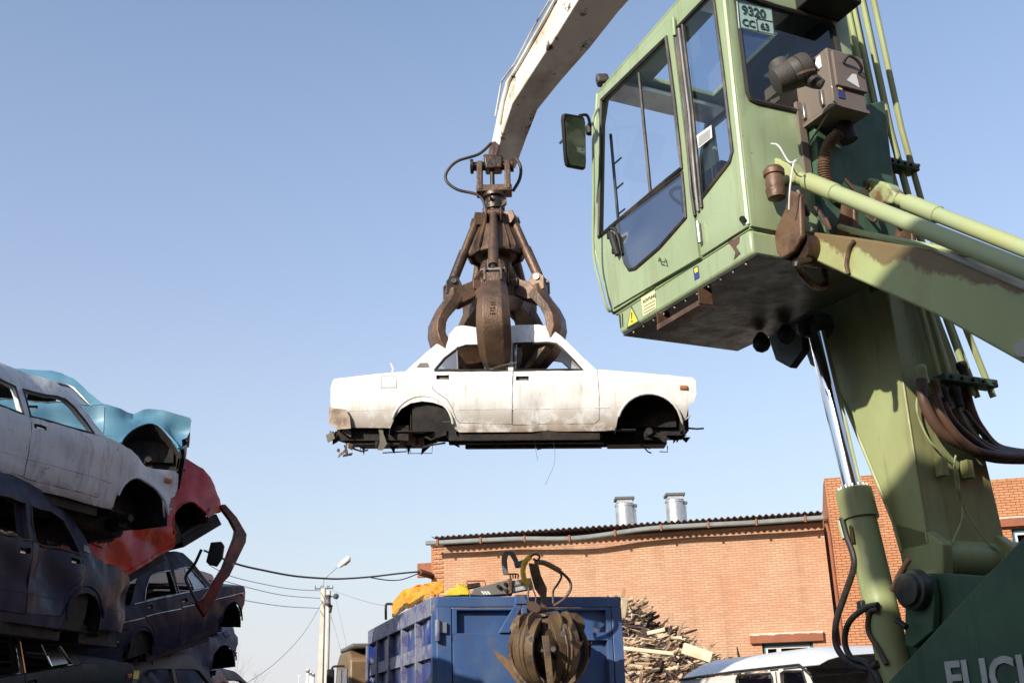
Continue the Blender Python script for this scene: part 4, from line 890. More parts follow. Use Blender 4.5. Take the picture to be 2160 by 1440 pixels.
gp_ = MB().prism([M_(.02, 1.02, .0), M_(.20, 1.02, .0), M_(.22, 1.02, 1.2), M_(.10, 1.02, 1.48), M_(.0, 1.02, 1.48)], dW*.03); B(gp_, 'pipe_shade_plate', M_frame, bevel=.006)  # plate added to cast shade on the boom pipes
# upper link rods
def link(p, q, w_, nm='link_rod'):
    a, b = PW(*p, w_), PW(*q, w_); x = (b-a).normalized(); e = a+(b-a)*1.25
    hm = MB(); y = dW; zz = x.cross(y)
    hm.prism([a-x*.05+zz*.035, a-x*.05-zz*.035, a+x*.0-zz*.065, a+x*.18-zz*.055, a+x*.26-zz*.03, a+x*.26+zz*.03, a+x*.16+zz*.065, a+x*.0+zz*.06], dW*.09)
    B(hm, 'rod_end', M_rod if w_ < .5 else M_oldgreen, bevel=.012)
    c_ = a+dW*.045; e = e+dW*.045
    rd = MB().tube([c_+x*.2, c_+x*.32, c_+x*.325, c_+x*.58, c_+x*.585, e], [.037, .037, .050, .050, .043, .043], 20)
    B(rd, nm, M_rod)
    B(MB().cyl(a-dW*.03, a+dW*.12, .035, seg=14), 'rod_pin', M_bracket)
    return a, e
link((1622, 352), (2160, 572), .22); link((1826, 395), (2160, 527), .85)
B(MB().tube([PW(1613, 358, .18), PW(1628, 372, .16), PW(1650, 385, .2)], .006, 6), 'lock_wire', M_stkw)
# lower arm (box section, near side face in the plane w = .30)
lp = [(1690, 486), (1800, 500), (1960, 525), (2160, 612), (2420, 790), (2420, 935), (2160, 768), (1970, 662), (1780, 578), (1682, 533)]
lo = [PW(x, y, .30) for x, y in lp]
la = MB().prism(lo, dW*.42); B(la, 'lower_arm', M_arm, bevel=.012)
rb2 = MB()
for i in range(0, 9): pass
B(MB().tube([PW(1802, 508, .29), PW(1793, 520, .29), PW(1787, 545, .29), PW(1786, 560, .29), PW(1790, 578, .29)], .012, 8), 'weld_seam', M_bracket)
m_ = M_arm; N = m_.node_tree.nodes; L = m_.node_tree.links; b_ = N['Principled BSDF']      # oil soaked upper edge of the arm, soft ragged border
P1, P2 = PW(1690, 516, .30), PW(2040, 590, .30); ax_ = (P2-P1).normalized(); nn_ = ax_.cross(dW).normalized(); nn_ = nn_ if nn_.z > 0 else -nn_
tc = N.new('ShaderNodeTexCoord'); dp = N.new('ShaderNodeVectorMath'); dp.operation = 'DOT_PRODUCT'; dp.inputs[1].default_value = nn_; L.new(tc.outputs['Object'], dp.inputs[0])
no_ = N.new('ShaderNodeTexNoise'); no_.inputs['Scale'].default_value = 5; no_.inputs['Detail'].default_value = 6; no_.inputs['Roughness'].default_value = .6; L.new(tc.outputs['Object'], no_.inputs[0])
ad = N.new('ShaderNodeMath'); ad.operation = 'MULTIPLY_ADD'; L.new(no_.outputs[0], ad.inputs[0]); ad.inputs[1].default_value = .22; L.new(dp.outputs['Value'], ad.inputs[2])
mr_2 = N.new('ShaderNodeMapRange'); L.new(ad.outputs[0], mr_2.inputs[0]); k0 = (P1-mh.location).dot(nn_)+.11; mr_2.inputs[1].default_value = k0; mr_2.inputs[2].default_value = k0+.02; mr_2.inputs[4].default_value = .88
mx_ = N.new('ShaderNodeMix'); mx_.data_type = 'RGBA'; L.new(mr_2.outputs[0], mx_.inputs[0]); L.new(b_.inputs['Base Color'].links[0].from_socket, mx_.inputs[6]); mx_.inputs[7].default_value = (.15, .095, .045, 1); L.new(mx_.outputs[2], b_.inputs['Base Color'])
for (p, q) in (((1795, 487), (2160, 560)), ((1770, 478), (2000, 540))):
    B(MB().tube([PW(*p, .5), PW(*q, .5)], .016, 8), 'hydraulic_pipe', M_rod)
B(MB().cyl(M_(-.12, .22, .03), M_(-.12, .80, .03), .09), 'arm_pivot', M_grease)
hole = MB().cyl(PW(2156, 735, .28), PW(2156, 735, .75), .035, seg=18); B(hole, 'arm_hole_ring', M_stkw)
# boom: sections (z, s_front, w_left, w_right); rear face at s = .26
secs = [(-1.50, .47, 1.25, 1.88), (-1.32, .50, 1.25, 1.87), (-.55, .76, 1.25, 1.80), (-.07, .98, 1.24, 1.66), (.22, 1.10, 1.22, 1.58), (.55, .95, 1.19, 1.52), (1.2, .88, 1.12, 1.43), (2.6, .80, 1.02, 1.34), (4.4, .85, 1.00, 1.36)]
bm_ = MB(); vs = []
for z, sf, wl, wr_ in secs: vs += [M_(.26, wl, z), M_(sf, wl, z), M_(sf, wr_, z), M_(.26, wr_, z)]
n = len(secs); bm_.add(vs, [(i*4+j, i*4+(j+1) % 4, i*4+4+(j+1) % 4, i*4+4+j) for i in range(n-1) for j in range(4)]+[(0, 1, 2, 3), tuple(range(4*n-4, 4*n))])
bm_.prism([M_(.30, 1.0, 4.3), M_(.9, 1.0, 4.3), M_(3.4, 1.3, 5.4), M_(3.3, 1.3, 6.0), M_(2.9, 1.3, 6.1)], dW*.34)
boom = B(bm_, 'boom', M_boom, bevel=.012)
for w_ in (1.24,): B(MB().tube([M_(.262, 1.249, -1.48), M_(.262, 1.249, -.5), M_(.262, 1.24, .0)], .008, 6), 'boom_weld', M_boom)
B(MB().tube([M_(secs[i][1], secs[i][2]-.002, secs[i][0]) for i in range(0, 4)], .012, 6), 'boom_flange', M_boom)
for wv in (1.30, 1.60): 
    B(MB().prism([M_(.9, wv-.2, .35), M_(1.22, wv-.2, .22), M_(1.27, wv-.2, .08), M_(1.22, wv-.2, -.10), M_(1.08, wv-.2, -.20), M_(.93, wv-.2, -.12)], dW*.06), 'cylinder_lug', M_under, bevel=.01)
for wq in (1.25, 1.80): B(MB().prism([PW(x, y, 1.25)+dW*(wq-1.25) for x, y in [(1886, 1100), (1955, 1120), (1988, 1145), (1990, 1215), (1975, 1262), (1925, 1275), (1908, 1225)]], dW*.08), 'boom_foot', M_boom, bevel=.01)
tc_ = PS(2050, 1178, .33); tc_ = M_(.33, 1.34, (tc_-O0).z); B(MB().tube([tc_, tc_+dW*.9], .115, 28), 'cross_tube', M_boom)
# pivot bracket of the superstructure, pin boss
B(MB().prism([PW(x, y, 1.12) for x, y in [(1912, 1208), (1995, 1208), (2075, 1214), (2250, 1080), (2300, 1500), (1900, 1500), (1908, 1360), (1910, 1225)]], dW*.06), 'pivot_bracket', M_frame, bevel=.006)
B(MB().prism([PW(x, y, 1.05) for x, y in [(1910, 1225), (1960, 1212), (1970, 1260), (1968, 1330), (1925, 1365), (1909, 1360)]], dW*.05), 'bracket_gusset', M_frame, bevel=.006)
pbc = PW(1937, 1243, 1.06); B(MB().lathe(pbc-dW*.10, dW, [(0, .04), (.005, .085), (.03, .09), (.035, .11), (.09, .115)], 22), 'pivot_boss', M_under)
B(MB().prism([PW(x, y, 2.05) for x, y in [(1990, 1215), (2085, 1215), (2250, 1100), (2200, 1400), (1990, 1300)]], dW*.06), 'pivot_bracket', M_frame)
# superstructure cover with lettering
B(MB().prism([PW(x, y, .86) for x, y in [(1845, 1468), (1990, 1310), (2160, 1131), (2330, 950), (2600, 1200), (2600, 1900), (1845, 1900)]], dW*.05), 'side_cover', M_frame, bevel=.006)
pa, pb = PW(1999, 1467, .853), PW(2200, 1455, .853)
text('maker_lettering', 'FUCHS', .235, pa, (pb-pa).normalized(), ZZ, M_letter, mh, off=.006)
B(MB().box(M_(-3.0, 2.1, -2.0), 3.4, 2.3, 1.9, X=dS, Y=dW), 'superstructure', M_frame, bevel=.03)
B(MB().box(M_(-2.6, 1.8, -1.95), 1.4, 1.6, .8, X=dS, Y=dW), 'engine_cover', M_frame, bevel=.03)
B(MB().prism([M_(-2.0, .28, -.95), M_(-2.4, .28, -.95), M_(-2.6, .28, -2.1), M_(-2.0, .28, -2.1)], dW*.6), 'arm_mount', M_frame, bevel=.01)
B(MB().cyl(M_(-.6, 1.9, -3.1), M_(-.6, 1.9, -3.4), .8), 'slew_ring', M_grease)
B(MB().box(M_(-.6, 1.9, -3.45), 3.8, 2.4, .35, X=dS, Y=dW), 'undercarriage', M_frame, bevel=.03)
for s_ in (-1.9, .9):
    for w_ in (.75, 3.05):
        B(MB().lathe(M_(s_-.1, w_-.18, -3.40), dW, [(0, .25), (.02, .40), (.06, .43), (.30, .43), (.34, .40), (.36, .25)], 24), 'wheel', M_rubber)
# boom cylinder (near one in front of the boom, second behind)
for k, (w_, dx) in enumerate(((1.08, 0), (1.62, 0))):
    if k == 0: a, b, c_, e_ = PW(1722, 700, w_), PW(1795, 1045, w_), PW(1804, 1040, w_), PW(1896, 1440, w_)
    else:
        sh = dW*.54; a, b, c_, e_ = a+sh, b+sh, c_+sh, e_+sh
    x = (e_-a).normalized()
    tt = (c_-a).dot(x)
    B(MB().cyl(a, a+x*tt, .058, seg=32), 'cylinder_rod', M_chrome)
    bar = MB().tube([a+x*(tt-.02), a+x*(tt+.13), a+x*(tt+.131), a+x*(tt+.16), a+x*(tt+.161), e_+x*.2], [.108, .110, .112, .112, .095, .095], 36)
    B(bar, 'cylinder_barrel', M_boom)
    if k == 0:
        bo = MB(); y1 = x.orthogonal().normalized(); y2 = x.cross(y1)
        for i in range(14):
            an = i*2*math.pi/14; q = a+x*(tt-.02)+y1*math.cos(an)*.085+y2*math.sin(an)*.085; bo.cyl(q, q-x*.022, .011, seg=8)
        B(bo, 'gland_bolts', M_dull)
        B(MB().box(a+x*(tt+.26)-dW*.10, .06, .07, .06, X=x), 'hose_union', M_bracket, bevel=.01)
    B(MB().lathe(a-x*.05-dW*.09, dW, [(0, .06), (.01, .09), (.17, .09), (.18, .06)], 18), 'rod_eye', M_under)
# hoses at the cylinder foot
for pts, r in (([(1776, 1092), (1786, 1130), (1800, 1170), (1800, 1200), (1780, 1260), (1764, 1310), (1764, 1360), (1790, 1395), (1830, 1410), (1852, 1398)], .019), ([(1852, 1275), (1825, 1282), (1792, 1310), (1782, 1350), (1795, 1385), (1830, 1400), (1845, 1440)], .018), ([(1852, 1285), (1836, 1290), (1832, 1330), (1855, 1370), (1870, 1400)], .016), ([(1830, 1400), (1850, 1425), (1862, 1460)], .02), ([(1882, 1245), (1898, 1210), (1918, 1178)], .016), ([(1893, 1308), (1912, 1322)], .017)):
    B(MB().tube(spline([PW(x, y, .98) for x, y in pts], 6), r, 10), 'hydraulic_hose', M_rubber if r > .0165 else M_hose)
B(MB().box(PW(1820, 1277, 1.0), .05, .08, .06), 'hose_union', M_black, bevel=.01)
B(MB().tube([PW(1773, 1098, .98), PW(1776, 1112, .98), PW(1783, 1135, .98)], .02, 8), 'hose_union', M_oldgreen)
# pipes up the rear face
zz_ = [-.62, .3, 1.2, 2.6, 3.4]
def wr_at(z): return lerp_tab([(q[0], q[3]) for q in secs], z)
def wl_at(z): return lerp_tab([(q[0], q[2]) for q in secs], z)
for i, f in enumerate((.46, .60, .70, .86, .97, 1.13)):
    r = [.018, .016, .013, .02, .018, .02][i]; so_ = [.20, .19, .22, .18, .20, .16][i]
    pts = [M_(so_, wl_at(z)+(wr_at(z)-wl_at(z))*f, z) for z in [-.58, -.2, .2, .6, 1.2, 1.8, 2.6, 3.6]]
    pts2 = pts
    B(MB().tube(pts2, r, 10), 'hydraulic_pipe', M_boom)
for z in (-.50, .92, 2.9):
    a = wl_at(z)+(wr_at(z)-wl_at(z))*.38; b = wl_at(z)+(wr_at(z)-wl_at(z))*1.2
    B(MB().box(M_(.17, (a+b)/2, z), .10, b-a, .05, X=dS, Y=dW), 'pipe_clamp', M_frame, bevel=.006)
    for k in range(5):
        bb_ = MB(); bb_.cyl(M_(.10, a+(b-a)*(k+.5)/5, z), M_(.12, a+(b-a)*(k+.5)/5, z), .012, seg=6)
        B(bb_, 'clamp_bolt', M_grease)
# big hoses sweeping off to the right
hs_ = [([(1944, 800), (1950, 850), (1985, 910), (2040, 945), (2100, 965), (2190, 968)], .033, .16), ([(1972, 830), (1990, 880), (2030, 930), (2085, 958), (2190, 966)], .026, .12), ([(1990, 850), (2012, 890), (2050, 925), (2100, 955), (2190, 962)], .024, .16), ([(2015, 860), (2035, 900), (2065, 930), (2110, 952), (2190, 962)], .026, .20), ([(2035, 865), (2058, 895), (2080, 920), (2110, 945), (2190, 958)], .014, .2), ([(2030, 790), (2048, 860), (2070, 905), (2110, 945), (2190, 958)], .026, .24)]
for pts, r, s_ in hs_: B(MB().tube(spline([PS(x, y, s_) for x, y in pts], 8), r, 12), 'boom_hose', M_hose)
for (x, y, q) in ((1944, 792, M_oldgreen), (1972, 822, M_bracket), (1990, 838, M_black), (2016, 838, M_black), (2030, 785, M_black)):
    B(MB().lathe(PS(x-4, y-22, .17), V((.15, 0, -1)), [(0, .022), (.01, .034), (.04, .034), (.05, .027), (.12, .027), (.125, .02)], 14), 'hose_fitting', q)
B(MB().tube(spline([PS(x, y, .22) for x, y in [(1946, 818), (1934, 845), (1938, 880), (1962, 930), (2000, 965), (2018, 990), (2024, 1040), (2030, 1090), (2010, 1140), (2000, 1170)]], 6), .006, 6), 'thin_hose', M_oldgreen)
B(MB().tube(spline([PS(x, y, .22) for x, y in [(2016, 960), (2012, 990), (2022, 1040), (2048, 1095), (2080, 1140), (2110, 1165)]], 6), .006, 6), 'thin_hose', M_oldgreen)
for x, y in ((1986, 985), (2040, 990)): B(MB().box(PS(x, y, .22), .05, .06, .11, X=dW, Y=dS), 'weld_block', M_boom, bevel=.004)
# pale blue pipe between cylinder and boom
# stick (near side face in the plane w = SW)
SW = 1.35
cre = [(1290, -95), (1220, 0), (1169, 82), (1120, 157), (1080, 219), (1060, 280), (1040, 346)]
outl = [(1240, -110), (1166, 0), (1134, 56), (1089, 136), (1066, 172), (1050, 235), (1029, 342)]
wid = [.55, .50, .45, .38, .34, .32, .30]
stv = []
for (a_, b_), wd in zip(zip(cre, outl), wid):
    p, q = PW(*a_, SW), PW(*b_, SW); stv += [p, q, q+dW*wd, p+dW*wd]
n = len(wid); stm = MB().add(stv, [(i*4+j, i*4+(j+1) % 4, i*4+4+(j+1) % 4, i*4+4+j) for i in range(n-1) for j in range(4)]+[(0, 1, 2, 3), tuple(range(4*n-4, 4*n))])
# carry the stick on to its joint with the boom, out of frame
e0, e1 = PW(*cre[0], SW), PW(*outl[0], SW)
stm.prism([e0, e1, M_(3.0, SW, 6.35), M_(2.5, SW, 6.1), M_(2.6, SW, 5.5)], dW*.5)
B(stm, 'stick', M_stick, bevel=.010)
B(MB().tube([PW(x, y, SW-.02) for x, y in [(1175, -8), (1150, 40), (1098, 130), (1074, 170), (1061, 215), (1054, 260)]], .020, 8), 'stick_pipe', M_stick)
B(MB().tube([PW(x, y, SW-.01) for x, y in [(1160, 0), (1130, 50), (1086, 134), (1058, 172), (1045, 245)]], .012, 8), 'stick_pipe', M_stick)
rust = MB().prism([PW(x, y, SW-.004) for x, y in [(1036, 300), (1044, 298), (1052, 305), (1050, 318), (1042, 338), (1029, 331), (1032, 312)]], dW*.003); B(rust, 'rust_patch', M_bracket, smooth=False)
tipc = V((gx, gyy, gz(350)))
tp = MB(); tp.prism([tipc+V((-.12, -.08, .13)), tipc+V((.12, -.08, .10)), tipc+V((.10, -.08, -.07)), tipc+V((-.10, -.08, -.07))], V((0, .18, 0))); B(tp, 'stick_tip', M_grease, bevel=.02)
# drooping hoses at the grapple
B(MB().tube(spline([U(x, y, 11.6) for x, y in [(1036, 302), (1010, 325), (965, 340), (943, 362), (942, 382), (965, 400), (1005, 410), (1020, 425), (1024, 448), (1034, 452)]], 8), .018, 10), 'grapple_hose', M_rubber)
B(MB().tube(spline([U(x, y, 11.75) for x, y in [(1086, 330), (1098, 352), (1096, 378), (1082, 403)]], 8), .020, 10), 'grapple_hose', M_rubber)

# ================================================================== BRICK BUILDING
YL, YR = 36.3, 33.6
pL = U(917, 1172, YL); pR = U(1741, 1118, YR)
wd_ = V((pR.x-pL.x, pR.y-pL.y, 0)).normalized(); wn = V((wd_.y, -wd_.x, 0))       # along the wall, out of the wall
RZ = (U(917, 1148, YL).z+U(1741, 1093, YR).z)/2
ang = math.atan2(wd_.y, wd_.x)
BL = (pR-pL).dot(wd_)
bld = empty('brick_building', (pL.x, pL.y, GZ), 'long orange brick building with corrugated roof and sagging gutter', 'building')
bld.rotation_euler = (0, 0, ang); bld.location = (pL.x, pL.y, GZ)
H = RZ-GZ
def Lb(px, py, off=0.):      # pixel on the wall plane -> local (x, z)
    p = ON(px, py, V((pL.x, pL.y, 0))+wn*off, wn)-V((pL.x, pL.y, GZ)); return (p.dot(wd_), p.z)
def bb_(m_, x0, x1, y0, y1, z0, z1): return m_.bb(x0, x1, y0, y1, z0, z1)   # local y: minus = towards the camera
TX0 = Lb(1741, 1150)[0]; TX1 = Lb(1800, 1150)[0]
holes = []
w0 = Lb(1607, 1358); w1 = Lb(1714, 1352); holes.append([(w0[0], w0[1]-1.35), (w1[0], w0[1]-1.35), (w1[0], w0[1]+.02), (w0[0], w0[1]+.02)])
wal = MB(); panel(wal, [(0, 0), (TX0, 0), (TX0, H), (0, H)], holes, 4., lambda x, z: V((x, 0, z)))
B2 = lambda m_, n, mt, **k: m_.build(n, mt, bld, **k)
B2(wal, 'wall', M_brick, smooth=False, solid=.12)
m_ = MB(); m_.box((-.06, 6, H/2), .12, 12, H); m_.box((TX0/2, 12, H/2), TX0, .12, H)
for k in range(int(H/.077)):
    if k % 2: m_.bb(-.02, .30, -.085, -.06, k*.077, k*.077+.07)
B2(m_, 'side_wall', M_brick2, smooth=False)
# tower / fire wall that stands proud, and the taller right wing
t0 = Lb(1746, 1008, 1.0); t1 = Lb(1783, 1004, 1.0)
TH_ = t0[1]; tx0 = Lb(1750, 1100, 1.0)[0]; tx1 = tx0+2.0
m_ = MB(); m_.bb(tx0, tx1, -1.0, 0, 0, TH_)
m_.prism([V((tx0, 0, 0)), V((tx0, 0, TH_)), V((tx0, 3.2, H+.3)), V((tx0, 9, H+.3)), V((tx0, 9, 0))], V((.5, 0, 0)))
B2(m_, 'fire_wall', M_brick2, smooth=False)
rz = Lb(1850, 1030, .55)[1]
ww = [Lb(1889, 1131, .55), Lb(1925, 1230, .55)]
x0w = Lb(1888, 1180, .55)[0]; z1w = Lb(1890, 1131, .55)[1]; z0w = Lb(1900, 1228, .55)[1]
x2w = Lb(2131, 1110, .55)[0]; z2w = Lb(2131, 1109, .55)[1]
zz0 = z0w
hol = [[(x0w, z0w), (x0w+1.9, z0w), (x0w+1.9, z1w), (x0w, z1w)], [(x2w, z0w), (x2w+1.9, z0w), (x2w+1.9, z1w), (x2w, z1w)]]
m_ = MB(); panel(m_, [(tx1, 0), (tx1+26, 0), (tx1+26, rz), (tx1, rz)], hol, 5., lambda x, z: V((x, -.55, z)))
m_.bb(tx1, tx1+26, -.49, -.44+.3, rz-.6, rz-.002)
B2(m_, 'wing_wall', M_brick2, smooth=False, solid=.12)
B2(MB().bb(tx1, tx1+26, -.40, 10, rz-.9, rz-.62), 'wing_roof', M_roof)
def window(x, z0, z1, w_, y):
    f = MB(); t = .09
    for a, b, c_, d_ in ((x, x+w_, z1-t, z1), (x, x+w_, z0, z0+t), (x, x+t, z0, z1), (x+w_-t, x+w_, z0, z1)): f.bb(a+.002, b-.002, y, y+.10, c_, d_)
    fo = B2(f, 'window', M_bluetrim, smooth=False)
    s_ = MB(); xs = [x+t, x+t+(w_-2*t)*.30, x+w_-t]
    for a, b in zip(xs, xs[1:]):
        for p, q, r, s2 in ((a, b, z1-t-.07, z1-t), (a, b, z0+t, z0+t+.07), (a, a+.07, z0+t+.07, z1-t-.07), (b-.07, b, z0+t+.07, z1-t-.07)): s_.bb(p+.003, q-.003, y+.02, y+.07, r, s2)
    so_ = s_.build('sash', M_wtrim, None, smooth=False); so_.parent = fo
    g_ = MB(); g_.bb(x+t, x+w_-t, y+.045, y+.05, z0+t, z1-t); go = g_.build('pane', G_dark, None, smooth=False); go.parent = fo
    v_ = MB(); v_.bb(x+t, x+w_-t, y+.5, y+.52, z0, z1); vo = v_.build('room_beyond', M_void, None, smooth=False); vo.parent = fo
window(w0[0], w0[1]-1.35, w0[1]+.02, w1[0]-w0[0], .06)
window(x0w, z0w, z1w, 1.9, -.50); window(x2w, z0w, z1w, 1.9, -.50)
def lintel(x0, x1, z, y, h=.24):
    B2(MB().bb(x0, x1, y-.16, y-.002, z, z+h), 'lintel', M_lintel, bevel=.01)
    r_ = random.Random(int(x0*10)); m_ = MB(); k = int((x1-x0)/.09)
    for i in range(k): m_.bb(x0+i*(x1-x0)/k, x0+(i+1)*(x1-x0)/k+.002*i/k, y-.17+r_.uniform(-.005, .02), y-.004, z+h-r_.uniform(.0, .03), z+h+.035+r_.uniform(0, .012))
    B2(m_, 'mortar_ledge', M_mortar, smooth=False)
l0 = Lb(1583, 1358)[0]; l1 = Lb(1737, 1350)[0]
lintel(l0, l1, w0[1]+.02, -.06); lintel(x0w-.45, x0w+2.3, z1w+.06, -.61); lintel(x2w-.35, x2w+2.3, z1w+.06, -.61)
# eaves: corrugated sheet, fascia boards, gutter that sags in the middle
ov = .85
co = MB(); xs0 = Lb(937, 1140)[0]-.2
pitch_ = .19; nn_ = int((TX0-xs0)/pitch_*8)
def cor(a, b):
    x = xs0+(TX0-xs0)*a; s_ = .5+.5*math.cos(2*math.pi*(x-xs0)/pitch_)
    return V((x, -ov+10*b, H+.06+.065*s_+1.7*b*.25*4/4))
co.grid(lambda a, b: cor(a, b), nn_, 1)
roof = B2(co, 'roof', M_roof, solid=.012)
B2(MB().bb(-.1, TX0, -.13, -.072, H-.10, H-.02), 'eaves_board', M_fascia)
def sag(x):
    f = x/TX0; return -.20*math.exp(-((f-.40)/.13)**2)*1.0-.03*math.sin(f*9)
gt = []
gm = MB()
N = 60
def gf(a, b):
    x = -.05+(TX0+.05)*a; prof = [(-.80, .09), (-.80, .03), (-.795, -.01), (-.77, -.035), (-.70, -.04), (-.65, -.02), (-.64, .08)]
    k = b*(len(prof)-1); i = min(int(k), len(prof)-2); t = k-i
    y = prof[i][0]*(1-t)+prof[i+1][0]*t; z = prof[i][1]*(1-t)+prof[i+1][1]*t
    return V((x, y-.06+.04*math.sin(a*40)*.3, H-.10+z*1.0+sag(x)*(.8 if a < .99 else 1)))
gm.grid(gf, N, 6)
gut = B2(gm, 'gutter', M_gutter, solid=.006)
for k in range(9):
    x = .35+k*(TX0-.6)/8.2
    o_ = MB().box((x, -.87, H-.08+sag(x)*.8), .06, .05, .20).build('gutter_bracket', M_lintel, None, bevel=.005); o_.parent = gut
B2(MB().tube([(tx0-.09, -.4, H-.1), (tx0-.06, -1.02, H-.6), (tx0-.055, -1.02, .0)], .05, 8), 'downpipe', M_lintel)
# roof vents
def vent(px, py_top, py_bot, r, wide, lab):
    D = 38.5
    a, b = U(px, py_bot, D), U(px, py_top, D)
    root = wroot('roof_vent', (a.x, a.y, a.z-.3), lab, 'roof vent', 'round metal vents on the brick building roof')
    h = b.z-a.z
    MB().lathe((a.x, a.y, a.z-.4), (0, 0, 1), [(0, r*.93), (.4+h*.74, r*.93), (.4+h*.75, r), (.4+h*.80, r), (.4+h*.84, r*.93), (.4+h*.85, r*.78)], 28).build('duct', M_galv, root)
    MB().bb(a.x-r*.78, a.x+r*.78, a.y-r*.78, a.y+r*.78, b.z-h*.17, b.z-.04).build('collar', M_stkw if False else M_galv, root)
    MB().bb(a.x-r*wide, a.x+r*wide, a.y-r*wide, a.y+r*wide, b.z-.05, b.z+.03).build('cap', M_grey, root)
vent(1320, 1052, 1115, .35, .98, 'left large round metal vent with square cap')
vent(1427, 1044, 1107, .35, .98, 'right large round metal vent with square cap')
vent(1337, 1066, 1114, .13, 1.2, 'small vent pipe tucked behind the left large vent')
vent(1443, 1060, 1104, .13, 1.2, 'small vent pipe tucked behind the right large vent')
# steel brackets at the left corner
br = MB(); br.bb(-.62, 0, .05, .17, Lb(917, 1197)[1]-.28, Lb(917, 1185)[1]); B2(br, 'beam_bracket', M_lintel, bevel=.01)
a = U(885, 1206, 35.6); b = U(918, 1216, 36.5)
q = MB().tube([a, b], .11, 4); q = q.build('beam_bracket', mat('dark_red_steel', (.10, .035, .02), .6), None, rel=V((0, 0, 0)), smooth=False)
q.parent = bld; q.matrix_parent_inverse = Matrix.Translation(bld.location) .inverted() if False else (Matrix.Translation((pL.x, pL.y, GZ)) @ Matrix.Rotation(ang, 4, 'Z')).inverted()
CAB0 = a
# ================================================================== SCRAP LORRY
yaw = R(-16.5)
cn0 = U(921, 1257, 14.0)
ct = empty('scrap_lorry', (cn0.x, cn0.y, GZ), 'blue scrap lorry with ribbed open body and double tailgate', 'lorry'); ct.rotation_euler = (0, 0, -yaw)
Rz = Matrix.Rotation(-yaw, 4, 'Z')
CM = Matrix.Translation((cn0.x, cn0.y, GZ)) @ Rz; CI = CM.inverted()
# check heading: local +y runs along the side away from the camera
CT = lambda m_, n, mt, **k: m_.build(n, mt, ct, **k)
CH = cn0.z-GZ; CWd = (CI @ ON(1309, 1252, cn0, Rz @ V((0, -1, 0)))).x; CL = 5.2
def Lc(px, py, off=0.): p = CI @ ON(px, py, cn0+(Rz @ V((0, -off, 0))), Rz @ V((0, -1, 0))); return (p.x, p.z)
zm = Lc(950, 1335)[1]
bot = 1.15
m_ = MB()      # end frame
m_.bb(0, CWd, 0, .10, CH-.13, CH); m_.bb(0, .19, -.001, .11, bot, CH-.131); m_.bb(CWd-.14, CWd, -.001, .11, bot, CH-.131)
CT(m_, 'end_frame', M_contR, bevel=.01)
xm = Lc(1105, 1300)[0]
def gate(x0, x1, nm):
    g_ = MB(); g_.bb(x0, x1, .085, .10, bot, CH-.14)
    for a, b, c_, d_ in ((x0, x1, CH-.17, CH-.141), (x0, x0+.06, bot, CH-.17), (x1-.07, x1, bot, CH-.17), (x0, x1, zm-.10, zm+.0)): g_.bb(a+.002, b-.002, .0, .083, c_, d_)
    return CT(g_, nm, M_contR, bevel=.004)
g1 = gate(.20, xm-.03, 'tailgate'); g2 = gate(xm+.04, CWd-.15, 'tailgate')
m_ = MB().bb(.21, xm-.05, -.012, .0, bot, zm-.01); q = m_.build('lower_sheet', M_contR, None); q.parent = g1
dgb = [Lc(*p) for p in [(1093, 1262), (1103, 1268), (1073, 1334), (1051, 1334)]]
q = MB().prism([V((x, -.045, z)) for x, z in dgb], V((0, .08, 0))).build('diagonal_brace', M_contR, None, bevel=.004); q.parent = g1
m_ = MB().bb(xm-.03, xm+.03, -.05, .0, bot, CH-.05); q = CT(m_, 'gate_post', M_contR, bevel=.004)
q = MB().bb(xm-.12, xm+.03, -.07, .0, CH-.10, CH+.02); CT(q, 'latch_block', M_contR, bevel=.006)
for z in (CH-.42, zm-.75):
    CT(MB().cyl((.0, -.045, z-.13), (.0, -.045, z+.13), .035, seg=12).bb(-.02, .12, -.04, -.002, z-.03, z+.10), 'gate_hinge', M_contT, bevel=.004)
sm = [Lc(*p) for p in [(1038, 1367), (1048, 1374), (1063, 1384), (1078, 1398), (1088, 1414), (1098, 1440), (1090, 1440), (1070, 1412), (1052, 1392)]]
q = MB().prism([V((x, -.0135, z)) for x, z in sm], V((0, -.002, 0))); CT(q, 'rust_smear', M_ochre, smooth=False)
# left side: top rail, posts, mid rail, recessed sheets
m_ = MB(); m_.bb(-.06, .06, .1, CL, CH-.23, CH); CT(m_, 'top_rail', M_contT, bevel=.01)
sh = MB()
def dent(a, b):
    y = .1+(CL-.1)*a; z = bot+(CH-.2-bot)*b; k = .02*noise.noise(V((y*2, z*2, 3)))
    k += -.07*math.exp(-((y-.45)/.22)**2-((z-CH+.42)/.2)**2)-.05*math.exp(-((y-2.6)/.18)**2-((z-CH+.40)/.14)**2)-.05*math.exp(-((y-4.2)/.15)**2-((z-bot-.1)/.25)**2)
    return V((.035+k, y, z))
sh.grid(dent, 60, 24); CT(sh, 'side_sheet', M_contS, solid=.01)
ys = [(CI @ ON(px, 1380, cn0, (Rz @ V((-1, 0, 0))))).y for px in (767, 782, 805, 829, 857, 889)]
for px in (761, 779, 801, 826, 854, 884):
    y = (CI @ ON(px, 1380, cn0, (Rz @ V((-1, 0, 0))))).y
    CT(MB().bb(-.055, .04, y-.035, y+.045, bot, CH-.231), 'side_post', M_contT, bevel=.004)
CT(MB().bb(-.05, .05, .03, .12, bot, CH-.231), 'side_post', M_contR)
zr = 0
mrz = (CI @ ON(917, 1356, cn0, (Rz @ V((-1, 0, 0))))).z
m_ = MB().bb(-.035, .03, .2, CL, mrz-.17, mrz); CT(m_, 'mid_rail', M_contT, bevel=.004)
